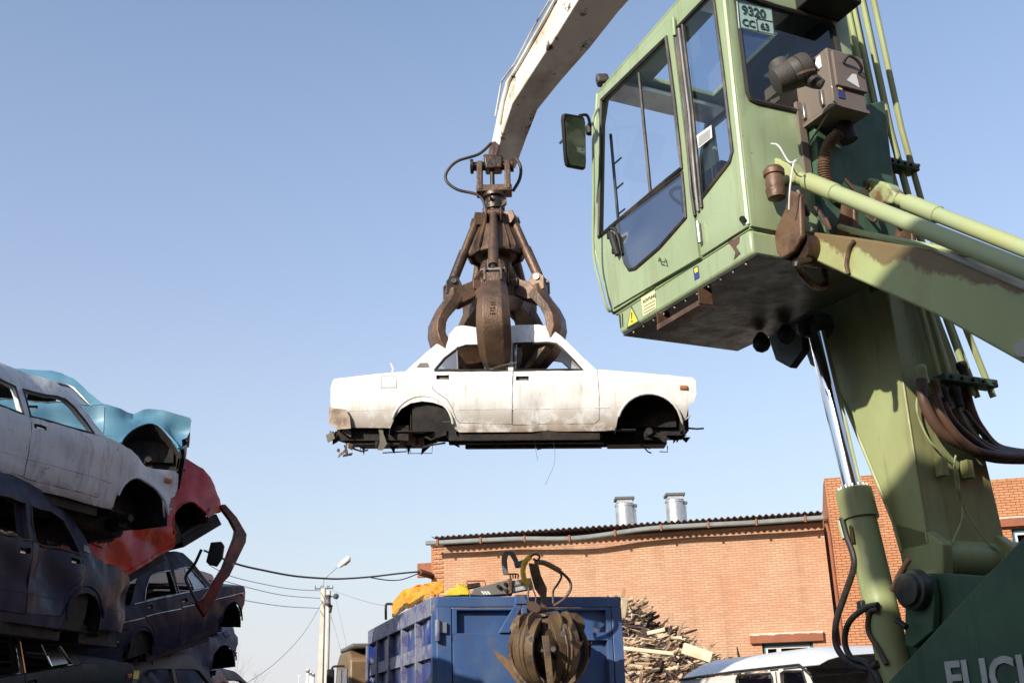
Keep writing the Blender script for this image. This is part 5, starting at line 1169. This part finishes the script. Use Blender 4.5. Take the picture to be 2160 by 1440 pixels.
m_ = MB().bb(-.05, CWd, CL-.05, CL, bot, CH); m_.bb(CWd-.05, CWd, 0.12, CL-.06, bot, CH); m_.bb(0, CWd, .11, CL-.06, bot-.05, bot)
CT(m_, 'far_boards', M_contS)
m_ = MB().bb(.1, CWd-.1, -.1, CL+2.3, .75, 1.08); CT(m_, 'chassis', M_black)
for y in (.8, 2.1, CL+1.4):
    for x in (.18, CWd-.45): CT(MB().lathe((x-.02, y, .5), (1, 0, 0), [(0, .22), (.02, .46), (.05, .50), (.26, .50), (.3, .46), (.3, .2)], 26), 'wheel', M_rubber)
# driver cab showing past the front of the body
cb = MB(); cyb = CL+.35
prof = [(cyb, 1.0), (cyb, 2.45), (cyb+.25, 2.60), (cyb+1.3, 2.62), (cyb+1.7, 2.45), (cyb+1.95, 1.7), (cyb+2.0, .8), (cyb, .8)]
dz = (CI @ U(742, 1372, 19.6)).z-2.6
cxl = (CI @ U(727, 1400, 19.8)).x
cb.prism([V((cxl, y, z+dz)) for y, z in prof], V((2.2, 0, 0))); drc = CT(cb, 'driver_cab', M_khaki, bevel=.05)
q = MB().prism([V((cxl-.012, y, z+dz)) for y, z in [(cyb+.15, 1.65), (cyb+.2, 2.3), (cyb+.75, 2.32), (cyb+.75, 1.65)]], V((.01, 0, 0))).build('side_window', G_dark, None); q.parent = drc
q = MB().prism([V((cxl-.012, y, z+dz)) for y, z in [(cyb+.9, 1.55), (cyb+.9, 2.32), (cyb+1.4, 2.32), (cyb+1.7, 1.6)]], V((.01, 0, 0))).build('side_window', G_dark, None); q.parent = drc
q = MB().bb(cxl+.02, cxl+2.18, cyb-.05, cyb+1.4, 2.62+dz, 2.70+dz).build('cab_roof', M_grey, None, bevel=.03); q.parent = drc
I_ = lambda px, py, Y: CI @ U(px, py, Y)
CT(MB().tube(spline([I_(727, 1404, 19.6), I_(715, 1404, 19.6), I_(702, 1406, 19.6), I_(699, 1418, 19.6)], 4), .02, 8), 'mirror_arm', M_black)
c_ = I_(697, 1432, 19.6); CT(MB().box(c_, .13, .06, .34), 'mirror', M_black, bevel=.02)
CT(MB().tube(spline([I_(814, 1306, 17.5), I_(814, 1278, 17.5), I_(817, 1273, 17.5), I_(827, 1273, 17.5)], 3), .02, 8), 'rail_hook', M_black)
# ---- yellow tarpaulin over the lorry's load, crane, grab
tq = MB()
def tarp(a, b):
    px = 827+(935-827)*a; base = 1302-56*a; top = 1240+10*math.cos(a*3.1)-4*a
    y = base+(top-base)*math.sin(min(1, b*1.15)*math.pi/2)
    if a < .25: y += (1-a/.25)**2*34*b
    f = noise.noise(V((a*6, b*5, 0)))*6+abs(noise.noise(V((a*11+b*6, b*3, 5))))*7-3
    return U(px, y+f*.8, 17.6-2.0*a+1.6*b+f*.045)
tq.grid(tarp, 44, 22); tarp_ = tq.build('tarpaulin', M_tarp, None, solid=.01, ang=60); tag(tarp_, 'crumpled yellow tarpaulin heaped over the lorry body edge', 'tarpaulin')
CG = 'grey loading crane'
lc = wroot('loading_crane', tuple(U(1060, 1300, 14.6)), 'grey folding loading crane lying over the blue lorry tailgate', 'loader crane')
K = lambda m_, n, mt, **k: m_.build(n, mt, lc, **k)
def ex_(pts, Y, th=.16): return MB().prism([U(x, y, Y) for x, y in pts], V((0, th, 0)))
K(ex_([(990, 1254), (1000, 1240), (1070, 1222), (1074, 1220), (1074, 1252), (1020, 1256)], 14.4, .22), 'outer_boom', M_grey, bevel=.01)
K(ex_([(1072, 1219), (1080, 1217), (1080, 1250), (1072, 1252)], 14.36, .30), 'boom_collar', M_steel, bevel=.006)
K(ex_([(1080, 1224), (1120, 1218), (1126, 1240), (1080, 1248)], 14.42, .18), 'inner_boom', M_galv, bevel=.006); K(ex_([(1082, 1232), (1118, 1226), (1120, 1229), (1082, 1236)], 14.40, .02), 'boom_rib', M_grey)
for x, y in ((1051, 1236), (1066, 1231), (1067, 1244)): K(MB().cyl(U(x, y, 14.4), U(x, y, 14.34), .025, seg=8), 'boom_bolt', M_grease)
for i, x in enumerate((1022, 1027, 1032)): K(MB().prism([U(x-8+i, 1246, 14.39), U(x-4+i, 1246, 14.39), U(x+2+i, 1253, 14.39), U(x-2+i, 1253, 14.39)], V((0, -.004, 0))), 'paint_mark', M_stkw, smooth=False)
K(ex_([(935, 1256), (944, 1244), (966, 1236), (972, 1230), (985, 1234), (990, 1254)], 14.7, .25), 'yellow_cylinder_guard', M_yellow, bevel=.01)
for i in range(5): K(MB().tube([U(966+i*4, 1231+i*2, 14.65), U(972+i*4, 1253, 14.65)], .03, 8), 'yellow_hose', M_yellow)
K(MB().tube([U(985, 1230, 14.7), U(985, 1225, 14.7), U(1022, 1224, 14.7), U(1024, 1233, 14.7)], .012, 6), 'guard_bar', M_lintel)
K(ex_([(984, 1231), (1012, 1227), (1014, 1236), (986, 1242)], 14.72, .1), 'valve_block', M_grease, bevel=.01)
for i in range(4):
    K(MB().tube(spline([U(1063+i*3, 1212, 14.5), U(1060+i*3, 1195, 14.5), U(1060+i*3, 1175, 14.5), U(1067+i*3.5, 1163, 14.5), U(1077+i*3, 1170, 14.5), U(1090+i*2, 1192, 14.5)], 5), .012, 6), 'hose_loop', M_grey)
    K(MB().tube(spline([U(1063+i*3, 1211, 14.5), U(1074+i*6, 1210, 14.5), U(1077+i*5, 1219, 14.5)], 4), .011, 6), 'hose_loop', M_grease)
K(ex_([(1084, 1186), (1108, 1178), (1114, 1186), (1100, 1194), (1087, 1195)], 14.4, .14), 'link_plate', M_grey, bevel=.006)
K(ex_([(1115, 1186), (1136, 1190), (1141, 1212), (1154, 1240), (1152, 1266), (1158, 1286), (1138, 1288), (1142, 1258), (1128, 1238), (1120, 1210)], 14.3, .16), 'dropper_arm', M_grab, bevel=.01)
K(MB().tube(spline([U(1118, 1174, 14.2), U(1108, 1184, 14.15), U(1103, 1202, 14.15), U(1106, 1220, 14.15), U(1116, 1234, 14.15)], 6), .035, 10), 'sleeved_hose', M_yellow)
K(MB().tube(spline([U(1130, 1184, 14.1), U(1152, 1188, 14.0), U(1182, 1204, 14.0)], 6), .034, 10), 'sleeved_hose', M_ochre)
for pts, r in (([(1182, 1204), (1200, 1222), (1204, 1240), (1190, 1262), (1168, 1277)], .018), ([(1180, 1204), (1184, 1216), (1176, 1232), (1167, 1246), (1167, 1272)], .014), ([(1116, 1234), (1114, 1258), (1118, 1280), (1132, 1292)], .012), ([(1118, 1174), (1128, 1168), (1138, 1172), (1134, 1181), (1124, 1178)], .014), ([(1120, 1234), (1130, 1258), (1128, 1280)], .01)):
    K(MB().tube(spline([U(x, y, 13.9) for x, y in pts], 6), r, 8), 'crane_hose', M_hose)
# grab: closed clamshell of curved brown claws
gb = wroot('timber_grab', tuple(U(1156, 1300, 13.6)), 'closed brown orange peel grab resting against the blue tailgate', 'grab')
Gq = lambda m_, n, mt, **k: m_.build(n, mt, gb, **k)
gcx = U(1156, 1372, 13.62); sx = 13.9/FPX
RGx, RGz = 80*sx, 76*sx
Gq(MB().lathe(U(1152, 1292, 13.6), V((.08, 0, -1)), [(0, .10), (.02, .16), (.05, .17), (.06, .12), (.10, .13), (.13, .14), (.16, .10)], 20), 'rotator', M_grease)
Gq(MB().lathe(U(1124, 1282, 13.7), V((.3, -.6, .5)), [(0, .02), (.02, .09), (.03, .09)], 14), 'round_plate', M_bracket)
Gq(MB().tube([U(1152, 1300, 13.62), U(1156, 1345, 13.62)], .12, 12), 'grab_hub', M_grease)
cr_ = MB(); cr_.lathe(gcx+V((0, 0, -RGz*.75)), (0, 0, 1), [(0, .03), (.12, RGx*.45), (RGz*.7, RGx*.72), (RGz*1.2, RGx*.55), (RGz*1.5, .1)], 16); Gq(cr_, 'gap_dark_core', M_grease)  # dark filler added inside the claws to darken the gaps between them
Gq(ex_([(1141, 1305), (1160, 1303), (1165, 1345), (1145, 1345)], 13.4, .3), 'hub_plate', M_grab, bevel=.01)
for k in range(5):
    a = R(-90+30+72*k); e = V((math.cos(a), math.sin(a), 0)); t = V((-math.sin(a), math.cos(a), 0))
    m_ = MB(); rings = []
    for j in range(13):
        th = R(38+ (178-38)*j/12); r = RGx*math.sin(th); z = RGz*math.cos(th); f = j/12
        wd = .17*math.sin(min(1, .35+.8*(1-abs(f-.35)))*math.pi/2)*(1-f**3*.85); ro = V((0, 0, 0))
        c_ = gcx+e*r*.96+V((0, 0, z)); ci = gcx+e*r*.86+V((0, 0, z*.9))
        rings.append([c_+e*.03, c_+t*wd, ci+t*wd*.9, ci-t*wd*.9, c_-t*wd])
    vs = [p for q in rings for p in q]; n = len(rings)
    m_.add(vs, [(i*5+j, i*5+(j+1) % 5, (i+1)*5+(j+1) % 5, (i+1)*5+j) for i in range(n-1) for j in range(5)]+[(0, 1, 2, 3, 4), tuple(range(5*n-5, 5*n))])
    cl_ = Gq(m_, 'claw', M_grab, bevel=.006)
    rb_ = MB(); rib = [gcx+e*(RGx*math.sin(R(x))*1.02)+V((0, 0, RGz*math.cos(R(x))*1.02)) for x in range(40, 172, 10)]
    for s_ in (-1, 1): rb_.tube([p+t*s_*.05*(1-i/14) for i, p in enumerate(rib)], .014, 6)
    o_ = rb_.build('claw_rib', M_grab, None, rel=gb.location.copy()); o_.parent = cl_
    ep = MB(); q0 = gcx+e*RGx*.62+V((0, 0, RGz*.62))
    for s_ in (-1, 1):
        ep.prism([q0+e*(.16*math.cos(x))+V((0, 0, .16*math.sin(x)))+t*s_*.055 for x in [i*math.pi/5 for i in range(10)]], t*.03*s_)
        ep.cyl(q0+t*s_*.08+V((0, 0, .02)), q0+t*s_*.12+V((0, 0, .02)), .03, seg=10)
    o_ = ep.build('claw_cheek', M_grab, None, rel=gb.location.copy(), bevel=.006); o_.parent = cl_
    if k in (0, 1, 5):
        sp = MB(); c_ = gcx+e*RGx*1.03+V((0, 0, -RGz*.02))
        for s_ in (-1, 1): sp.add([c_+t*s_*.03+V((0, 0, .05)), c_+t*s_*.20+V((0, 0, .10)), c_+t*s_*.07+V((0, 0, -.09)), c_-e*.05+t*s_*.05], [(0, 1, 2), (0, 1, 3), (1, 2, 3), (0, 2, 3)])
        o_ = sp.build('claw_spur', M_bracket, None, rel=gb.location.copy(), smooth=False); o_.parent = cl_
Gq(MB().prism([U(1143, 1340, 13.0), U(1158, 1338, 13.0), U(1170, 1452, 13.0), U(1156, 1455, 13.0)], V((0, .10, 0))), 'front_rib', M_grab, bevel=.008)
for x, y in ((1112, 1336), (1191, 1320), (1121, 1348), (1187, 1336), (1167, 1368)): Gq(MB().cyl(U(x, y, 13.05), U(x, y, 12.97), .03, seg=12), 'pin', M_dull)
# ================================================================== WOOD PILE
rn = random.Random(21)
top_line = [(1300, 1262), (1330, 1258), (1352, 1262), (1358, 1300), (1385, 1318), (1415, 1325), (1442, 1350), (1470, 1372), (1500, 1385), (1540, 1400), (1620, 1440)]
def top_at(x):
    return lerp_tab(top_line, x)
wp1, wp2, wp3 = MB(), MB(), MB()
def stickm(b, c, L, wd, th, ax, k):
    ax = ax.normalized(); y = ax.cross(V((rn.uniform(-1, 1), rn.uniform(-1, 1), rn.uniform(-1, 1)))).normalized(); z = ax.cross(y)
    j = lambda: rn.uniform(.6, 1.1)
    b.hexa([c-ax*L/2*j()-y*wd/2-z*th/2, c+ax*L/2*j()-y*wd/2*j()-z*th/2, c+ax*L/2*j()+y*wd/2-z*th/2, c-ax*L/2+y*wd/2*j()-z*th/2, c-ax*L/2*j()-y*wd/2+z*th/2, c+ax*L/2-y*wd/2+z*th/2*j(), c+ax*L/2*j()+y*wd/2+z*th/2, c-ax*L/2+y*wd/2+z*th/2])
for i in range(4200):
    px = rn.uniform(1296, 1640); t = top_at(px); py = t+10+(1500-t)*rn.random()**1.1
    dpt = 23.5-3.2*((py-t)/180.)+rn.uniform(-.3, .5)
    c = U(px, py, dpt); k = rn.random()
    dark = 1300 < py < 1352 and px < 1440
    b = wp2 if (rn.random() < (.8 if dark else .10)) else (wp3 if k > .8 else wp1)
    L = rn.uniform(.12, .75)*(1 if rn.random() < .93 else 1.9)
    stickm(b, c, L, rn.uniform(.02, .085), rn.uniform(.01, .035), V((rn.uniform(-1, 1), rn.uniform(-.6, .6), rn.uniform(-.55, .35))), k)
core = MB(); core.grid(lambda a, b: U(1290+380*a, top_at(1290+380*a)+26+160*b, 24.3-3.2*b)+V((0, 0, .1*noise.noise(V((a*9, b*5, 0))))), 40, 12)
wr = wroot('wood_pile', tuple(U(1450, 1500, 22)), 'heap of splintered scrap timber between the blue lorry and the van', 'wood pile')
wr.location = (0, 0, 0)
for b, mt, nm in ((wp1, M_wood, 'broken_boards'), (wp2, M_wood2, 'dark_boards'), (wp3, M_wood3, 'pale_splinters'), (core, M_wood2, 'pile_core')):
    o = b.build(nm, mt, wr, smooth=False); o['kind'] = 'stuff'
for (x0, y0, x1, y1, w_, nm) in ((1440, 1366, 1500, 1386, .20, 'pale square post lying at the right slope of the wood pile'), (1312, 1304, 1318, 1262, .12, 'white board standing at the left top of the wood pile'), (1365, 1335, 1402, 1327, .07, 'long thin lath crossing the dark part of the wood pile'), (1312, 1366, 1420, 1378, .07, 'long pale lath lying level across the wood pile')):
    a, b = U(x0, y0, 20.6), U(x1, y1, 20.4); m_ = MB(); m_.box((a+b)/2, (b-a).length, .12, w_, X=(b-a).normalized(), Y=V((0, 1, 0)), Z=(b-a).normalized().cross(V((0, 1, 0))).normalized()); tag(m_.build('timber', M_wood3, None, bevel=.01), nm, 'timber')
# ================================================================== VAN
VY0, VY1 = 15.2, 13.3
a, b = U(1438, 1428, VY0+1.6), U(1712, 1405, VY1)
vd = V((b.x-a.x, b.y-a.y, 0)).normalized(); vn = V((vd.y, -vd.x, 0))
van = empty('delivery_van', (a.x, a.y, GZ), 'white high roofed van parked in front of the brick wall', 'van'); van.rotation_euler = (0, 0, math.atan2(vd.y, vd.x))
VM = Matrix.Translation((a.x, a.y, GZ)) @ Matrix.Rotation(math.atan2(vd.y, vd.x), 4, 'Z'); VI = VM.inverted()
def Lv(px, py): p = VI @ ON(px, py, V((a.x, a.y, 0)), vn); return (p.x, p.z)
zr_ = Lv(1600, 1414)[1]; zt_ = Lv(1560, 1384)[1]; xe = Lv(1700, 1410)[0]; VL = xe
VT = lambda m_, n, mt, **k: m_.build(n, mt, van, **k)
VW = 1.95
m_ = MB()
def rf(a_, b_):
    x = -.0+(VL+.30)*a_; y = VW*b_; k = math.sin(math.pi*b_); e = min(1, a_/.10, 1) ; e = math.sin(min(1, a_/.12)*math.pi/2); f = math.sin(min(1, (1-a_)/.22)*math.pi/2)
    hgt = (zt_-zr_)*(.0+1.0*min(1, (min(b_, 1-b_)/.16))**.5)*(.55+.45*e)*(.35+.65*f)
    return V((x+(-.0)*b_, y, zr_+hgt+.05*k))
m_.grid(rf, 44, 16); VT(m_, 'roof', M_van, solid=.01, ang=60)
w_a = [Lv(1553, 1439), Lv(1560, 1424), Lv(1628, 1419), Lv(1632, 1422), Lv(1630, 1440)]
wz0 = zr_-.65
def wrect(p0, p1): return [(p0[0]+.02, wz0), (p0[0], p0[1]-.05), (p0[0]+.06, p0[1]), (p1[0]-.04, p1[1]), (p1[0], p1[1]-.05), (p1[0], wz0)]
WA = wrect(Lv(1555, 1424), Lv(1631, 1419)); WB = [(Lv(1652, 1440)[0], wz0), (Lv(1652, 1440)[0], Lv(1653, 1418)[1]), (Lv(1658, 1415)[0], Lv(1658, 1415)[1]), (Lv(1696, 1415)[0], Lv(1690, 1415)[1]), (Lv(1722, 1450)[0], wz0)]
sd = MB(); so_ = [(0, .45), (0, zr_-.02), (VL-.02, zr_-.02), (VL+.45, zr_-.75), (VL+.5, .45)]
for y in (0, VW): panel(sd, so_, [WA, WB], .5, lambda x, z, y=y: V((x+ (0 if x > .1 else 0), y, z)))
sd.grid(lambda p, q: V((0, VW*p, .45+(zr_-.47)*q)), 2, 2)
vb = VT(sd, 'van_body', M_van, solid=.03)
for wnd, nm in ((WA, 'side_window'), (WB, 'door_window')):
    mm = MB(); panel(mm, wnd, [], .6, lambda x, z: V((x, .01, z))); o_ = VT(mm, nm, G_dark)
    ps = [V((x, -.017, z)) for x, z in resamp(wnd, .3)]; ps.append(ps[0]); VT(MB().tube(ps, .018, 6, cap=False), 'window_rubber', M_rubber)
VT(MB().tube([V((.0, -.03, zr_-.01)), V((VL*.5, -.03, zr_+.02)), V((VL-.1, -.03, zr_+.02)), V((VL+.12, -.02, zr_-.10))], .018, 6), 'roof_seam', M_rubber)
xd = Lv(1640, 1425)[0]; VT(MB().tube([V((xd, -.018, .6)), V((xd, -.018, zr_-.03))], .008, 5), 'door_gap', M_rubber)
for i in range(3): VT(MB().bb(.45, 1.3, -.028, -.016, zr_-.13-i*.06, zr_-.105-i*.06), 'pressed_rib', M_van, bevel=.005)
m_ = MB(); m_.add([V((VL-.02, .04, zr_-.03)), V((VL+.46, .04, zr_-.76)), V((VL+.52, VW-.04, zr_-.76)), V((VL+.05, VW-.04, zr_-.03))], [(0, 1, 2, 3)]); VT(m_, 'windscreen', G_dark, solid=.01)
m_ = MB().prism([V((VL+.45, 0, zr_-.78)), V((VL+1.2, 0, zr_-1.05)), V((VL+1.25, 0, .5)), V((VL+.4, 0, .5))], V((0, VW, 0))); VT(m_, 'bonnet', M_van, bevel=.05)
VT(MB().bb(.1, VL+.3, .05, VW-.05, .55, .6), 'van_floor', M_void)
for x in (.9, VL+.6):
    for y in (.0, VW-.2): VT(MB().lathe((x, y, .36), (0, 1, 0), [(0, .2), (.02, .33), (.18, .33), (.2, .2)], 22), 'wheel', M_rubber)
# ================================================================== POLES AND WIRES
pp_ = U(682, 1240, 48)
lpst = wroot('lamp_pole', (pp_.x, 48, GZ), 'concrete utility pole carrying a curved street lamp', 'street lamp')
PT = pp_.z
pl2 = MB(); pl2.hexa([V((pp_.x-.16-.0, 48-.12, GZ)), V((pp_.x+.16, 48-.12, GZ)), V((pp_.x+.16, 48.12, GZ)), V((pp_.x-.16, 48.12, GZ)), V((pp_.x-.09, 47.93, PT)), V((pp_.x+.08, 47.93, PT)), V((pp_.x+.08, 48.07, PT)), V((pp_.x-.09, 48.07, PT))])
pl2.build('pole', M_concrete, lpst, smooth=False)
PQ = lambda m_, n, mt, **k: m_.build(n, mt, lpst, **k)
PQ(MB().cyl((pp_.x+.10, 47.9, GZ), (pp_.x+.10, 47.9, PT), .022, seg=6), 'cable_conduit', M_wire)
PQ(MB().tube(spline([U(683, 1240, 48), U(683, 1222, 48), U(688, 1217, 48), U(713, 1194, 48)], 4), .022, 6), 'lamp_arm', M_thinw)
a, b = U(713, 1196, 48), U(738, 1175, 48); x = (b-a).normalized(); 
lh = MB(); lh.lathe(a, x, [(0, .03), (.1, .09), (.35, .13), (.6, .12), (.68, .03)], 12); PQ(lh, 'lamp_head', M_stkw)
PQ(MB().lathe(a+x*.25+V((.05, 0, -.06)), x, [(0, .02), (.05, .08), (.3, .08), (.38, .02)], 10), 'lamp_glass', M_grey)
cm = MB(); cm.tube([U(664, 1241, 48), U(703, 1240, 48)], .03, 6)
for x_ in (665, 677, 681, 691, 694, 702): cm.tube([U(x_, 1240, 48), U(x_, 1234, 48)], .022, 6)
PQ(cm, 'insulator_bar', M_grey)
sp_ = U(694, 1245, 50); sp2 = wroot('utility_pole', (sp_.x, 50, GZ), 'thinner pole with insulators standing just right of the lamp pole', 'utility pole')
MB().tube([(sp_.x-.02, 50, GZ), (sp_.x, 50, sp_.z)], [.12, .09], 10).build('pole', M_concrete, sp2)
MB().lathe((sp_.x, 49.8, sp_.z-.2), (0, 0, -1), [(0, .10), (.05, .15), (.12, .10), (.3, .10), (.4, .15), (.5, .06)], 10).build('insulator', M_grey, sp2)
c_ = U(706, 1256, 50); MB().lathe(c_, (.5, -.5, -.2), [(0, .06), (.05, .13), (.15, .13), (.2, .05)], 10).build('lamp_bowl', M_grey, sp2); MB().tube([U(697, 1258, 50), c_], .03, 6).build('lamp_bracket', M_grey, sp2)
MB().tube([U(699, 1275, 49.9), U(696, 1292, 49.9)], .07, 6).build('junction_box', M_grease, sp2)
def wire(pts, Y0, Y1, r, lab, mt=M_wire, grp='overhead wires'):
    n = len(pts); P_ = [U(x, y, Y0+(Y1-Y0)*i/(n-1)) for i, (x, y) in enumerate(pts)]
    o = MB().tube(spline(P_, 5), r, 6).build('wire', mt, None); tag(o, lab, 'wire', grp); return o
wire([(430, 1160), (497, 1188), (560, 1203), (620, 1214), (680, 1219), (720, 1220), (780, 1216), (840, 1209), (884, 1205)], 30, CAB0.y, .030, 'thick bundled cable sagging from the car heap to the wall bracket')
wire([(780, 1217), (820, 1223), (850, 1221), (884, 1208)], 33, CAB0.y, .018, 'thin slack wire looped under the thick cable beside the bracket')
wire([(440, 1190), (486, 1214), (560, 1232), (620, 1242), (676, 1245)], 40, 48, .014, 'topmost thin wire running left from the lamp pole', M_thinw)
wire([(440, 1215), (526, 1239), (600, 1255), (676, 1261)], 40, 48, .014, 'middle thin wire running left from the lamp pole', M_thinw)
wire([(440, 1250), (525, 1267), (600, 1278), (674, 1282)], 40, 48, .014, 'lowest level thin wire running left from the lamp pole', M_thinw)
wire([(512, 1445), (580, 1398), (640, 1335), (683, 1263)], 44, 48, .014, 'slanting guy wire falling left of the lamp pole', M_thinw)
wire([(700, 1244), (740, 1258), (780, 1270), (815, 1277)], 48, 30, .012, 'thin wire running right from the lamp pole to the lorry', M_thinw)
wire([(708, 1262), (722, 1320), (735, 1384)], 48, 44, .012, 'steep thin wire falling right from the small pole lamp', M_thinw)
wire([(696, 1292), (712, 1345), (726, 1400)], 49, 44, .012, 'steep thin wire falling from the junction box on the small pole', M_thinw)
# ================================================================== FAR: chimneys, smoke, bare bushes
for px, top, r, lab in ((650, 1410, 1.5, 'tallest of three hazy factory chimneys beneath the smoke'), (656.5, 1415, 1.3, 'middle of three hazy factory chimneys beneath the smoke'), (661, 1418, 1.3, 'right of three hazy factory chimneys beneath the smoke')):
    Y = 900; a = U(px, top, Y); rt = wroot('factory_chimney', (a.x, Y, GZ), lab, 'chimney', 'factory chimneys on the horizon')
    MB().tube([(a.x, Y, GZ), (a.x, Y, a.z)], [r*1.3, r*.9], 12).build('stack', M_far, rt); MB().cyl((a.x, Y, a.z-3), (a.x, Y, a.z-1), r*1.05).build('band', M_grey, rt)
a = U(631, 1425, 300); rt = wroot('floodlight_mast', (a.x, 300, GZ), 'slim mast with two small lamps far behind the yard', 'mast')
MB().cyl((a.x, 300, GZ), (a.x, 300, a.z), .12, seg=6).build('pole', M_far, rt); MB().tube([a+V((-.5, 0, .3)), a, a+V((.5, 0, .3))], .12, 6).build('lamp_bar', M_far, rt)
a = U(720, 1410, 500); rt = wroot('lattice_tower', (a.x, 500, GZ), 'faint lattice tower behind the lorry mirror', 'tower'); lt = MB()
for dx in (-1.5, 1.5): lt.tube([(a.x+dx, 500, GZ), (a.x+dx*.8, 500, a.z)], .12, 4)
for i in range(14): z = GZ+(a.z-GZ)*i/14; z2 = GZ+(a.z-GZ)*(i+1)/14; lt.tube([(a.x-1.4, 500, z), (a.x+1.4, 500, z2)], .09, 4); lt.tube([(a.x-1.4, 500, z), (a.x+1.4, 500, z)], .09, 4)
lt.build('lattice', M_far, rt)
sm_ = MB(); Y = 950
rn = random.Random(4)
sml = [(652, 1404, 5), (651, 1396, 7), (647, 1388, 9), (655, 1386, 7), (645, 1376, 10), (652, 1372, 9), (641, 1364, 9), (650, 1360, 9), (660, 1352, 12), (668, 1344, 12), (655, 1342, 9), (672, 1332, 11), (664, 1330, 10), (655, 1350, 10), (640, 1372, 7)]
bmx = bmesh.new()
for px, py, r in sml:
    c = U(px, py, Y); s_ = r*Y/FPX; bmesh.ops.create_icosphere(bmx, subdivisions=3, radius=s_, matrix=Matrix.Translation(c))
for v in bmx.verts: v.co += noise.noise_vector(v.co*.25)*1.6+noise.noise_vector(v.co*.8)*.5
me = bpy.data.meshes.new('smoke_plume'); bmx.to_mesh(me); bmx.free()
sm_o = bpy.data.objects.new('smoke_plume', me); COL.objects.link(sm_o); tag(sm_o, 'white smoke plume drifting from the far chimneys', 'smoke')
smt = bpy.data.materials.new('smoke'); smt.use_nodes = True; N = smt.node_tree.nodes; N.clear(); o_ = N.new('ShaderNodeOutputMaterial'); p_ = N.new('ShaderNodeVolumePrincipled'); p_.inputs['Density'].default_value = .035; p_.inputs['Color'].default_value = (1, .97, .95, 1); p_.inputs['Anisotropy'].default_value = .2
smt.node_tree.links.new(p_.outputs[0], o_.inputs['Volume']); me.materials.append(smt)
def bush(px0, py0, Y, n, seed, lab):
    r_ = random.Random(seed); m_ = MB(); root = U(px0, 1500, Y); root.z = GZ
    def grow(p, d_, L, r, k):
        q = p+d_*L; m_.tube([p, p.lerp(q, .5)+V((r_.uniform(-1, 1), 0, r_.uniform(-1, 1)))*L*.05, q], [r, r*.85, r*.7], 4, cap=False)
        if k == 0: return
        for i in range(r_.choice((2, 3))): grow(q if i else p.lerp(q, .8), (d_+V((r_.uniform(-.6, .6), r_.uniform(-.5, .5), r_.uniform(-.25, .45)))).normalized(), L*r_.uniform(.6, .85), r*.62, k-1)
    for i in range(n): grow(root, V((r_.uniform(-.3, .5), r_.uniform(-.2, .2), 1)).normalized(), (U(px0, py0, Y).z-GZ)*.36, .014, 5)
    o = m_.build('bare_tree', M_twig, None, smooth=False); tag(o, lab, 'tree')
bush(445, 1400, 34, 3, 2, 'leafless bush behind the foot of the car heap')

# ================================================================== UNSEEN SKY BLOCKERS (added behind and beside the camera to darken the shade)
wh = empty('sky_blocker', (14, -13, GZ), 'tall dark brick warehouse added unseen behind the camera', 'sky_blocker')
m_ = MB(); m_.bb(-20, 30, -8, 0, 0, 12.5); m_.build('wall', M_brick2, wh, smooth=False)
MB().prism([V((-20.5, .5, 12.5)), V((-20.5, -8.5, 12.5)), V((-20.5, -4, 14.5))], V((51, 0, 0))).build('roof', M_roof, wh, smooth=False)
for i in range(8): MB().bb(-17+i*6, -14.5+i*6, .002, .06, 3, 6).build('window', G_dark, wh, smooth=False)
sh_ = empty('side_sky_blocker', (17, 2, GZ), 'low brick shed added unseen at the right', 'side_blocker')  # out of view, added to shut off the bright low sky
MB().bb(0, 7, -12, 16, 0, 7).build('wall', M_brick2, sh_, smooth=False); MB().prism([V((-.4, -12.4, 7)), V((7.4, -12.4, 7)), V((3.5, -12.4, 8.5))], V((0, 29, 0))).build('roof', M_roof, sh_, smooth=False)
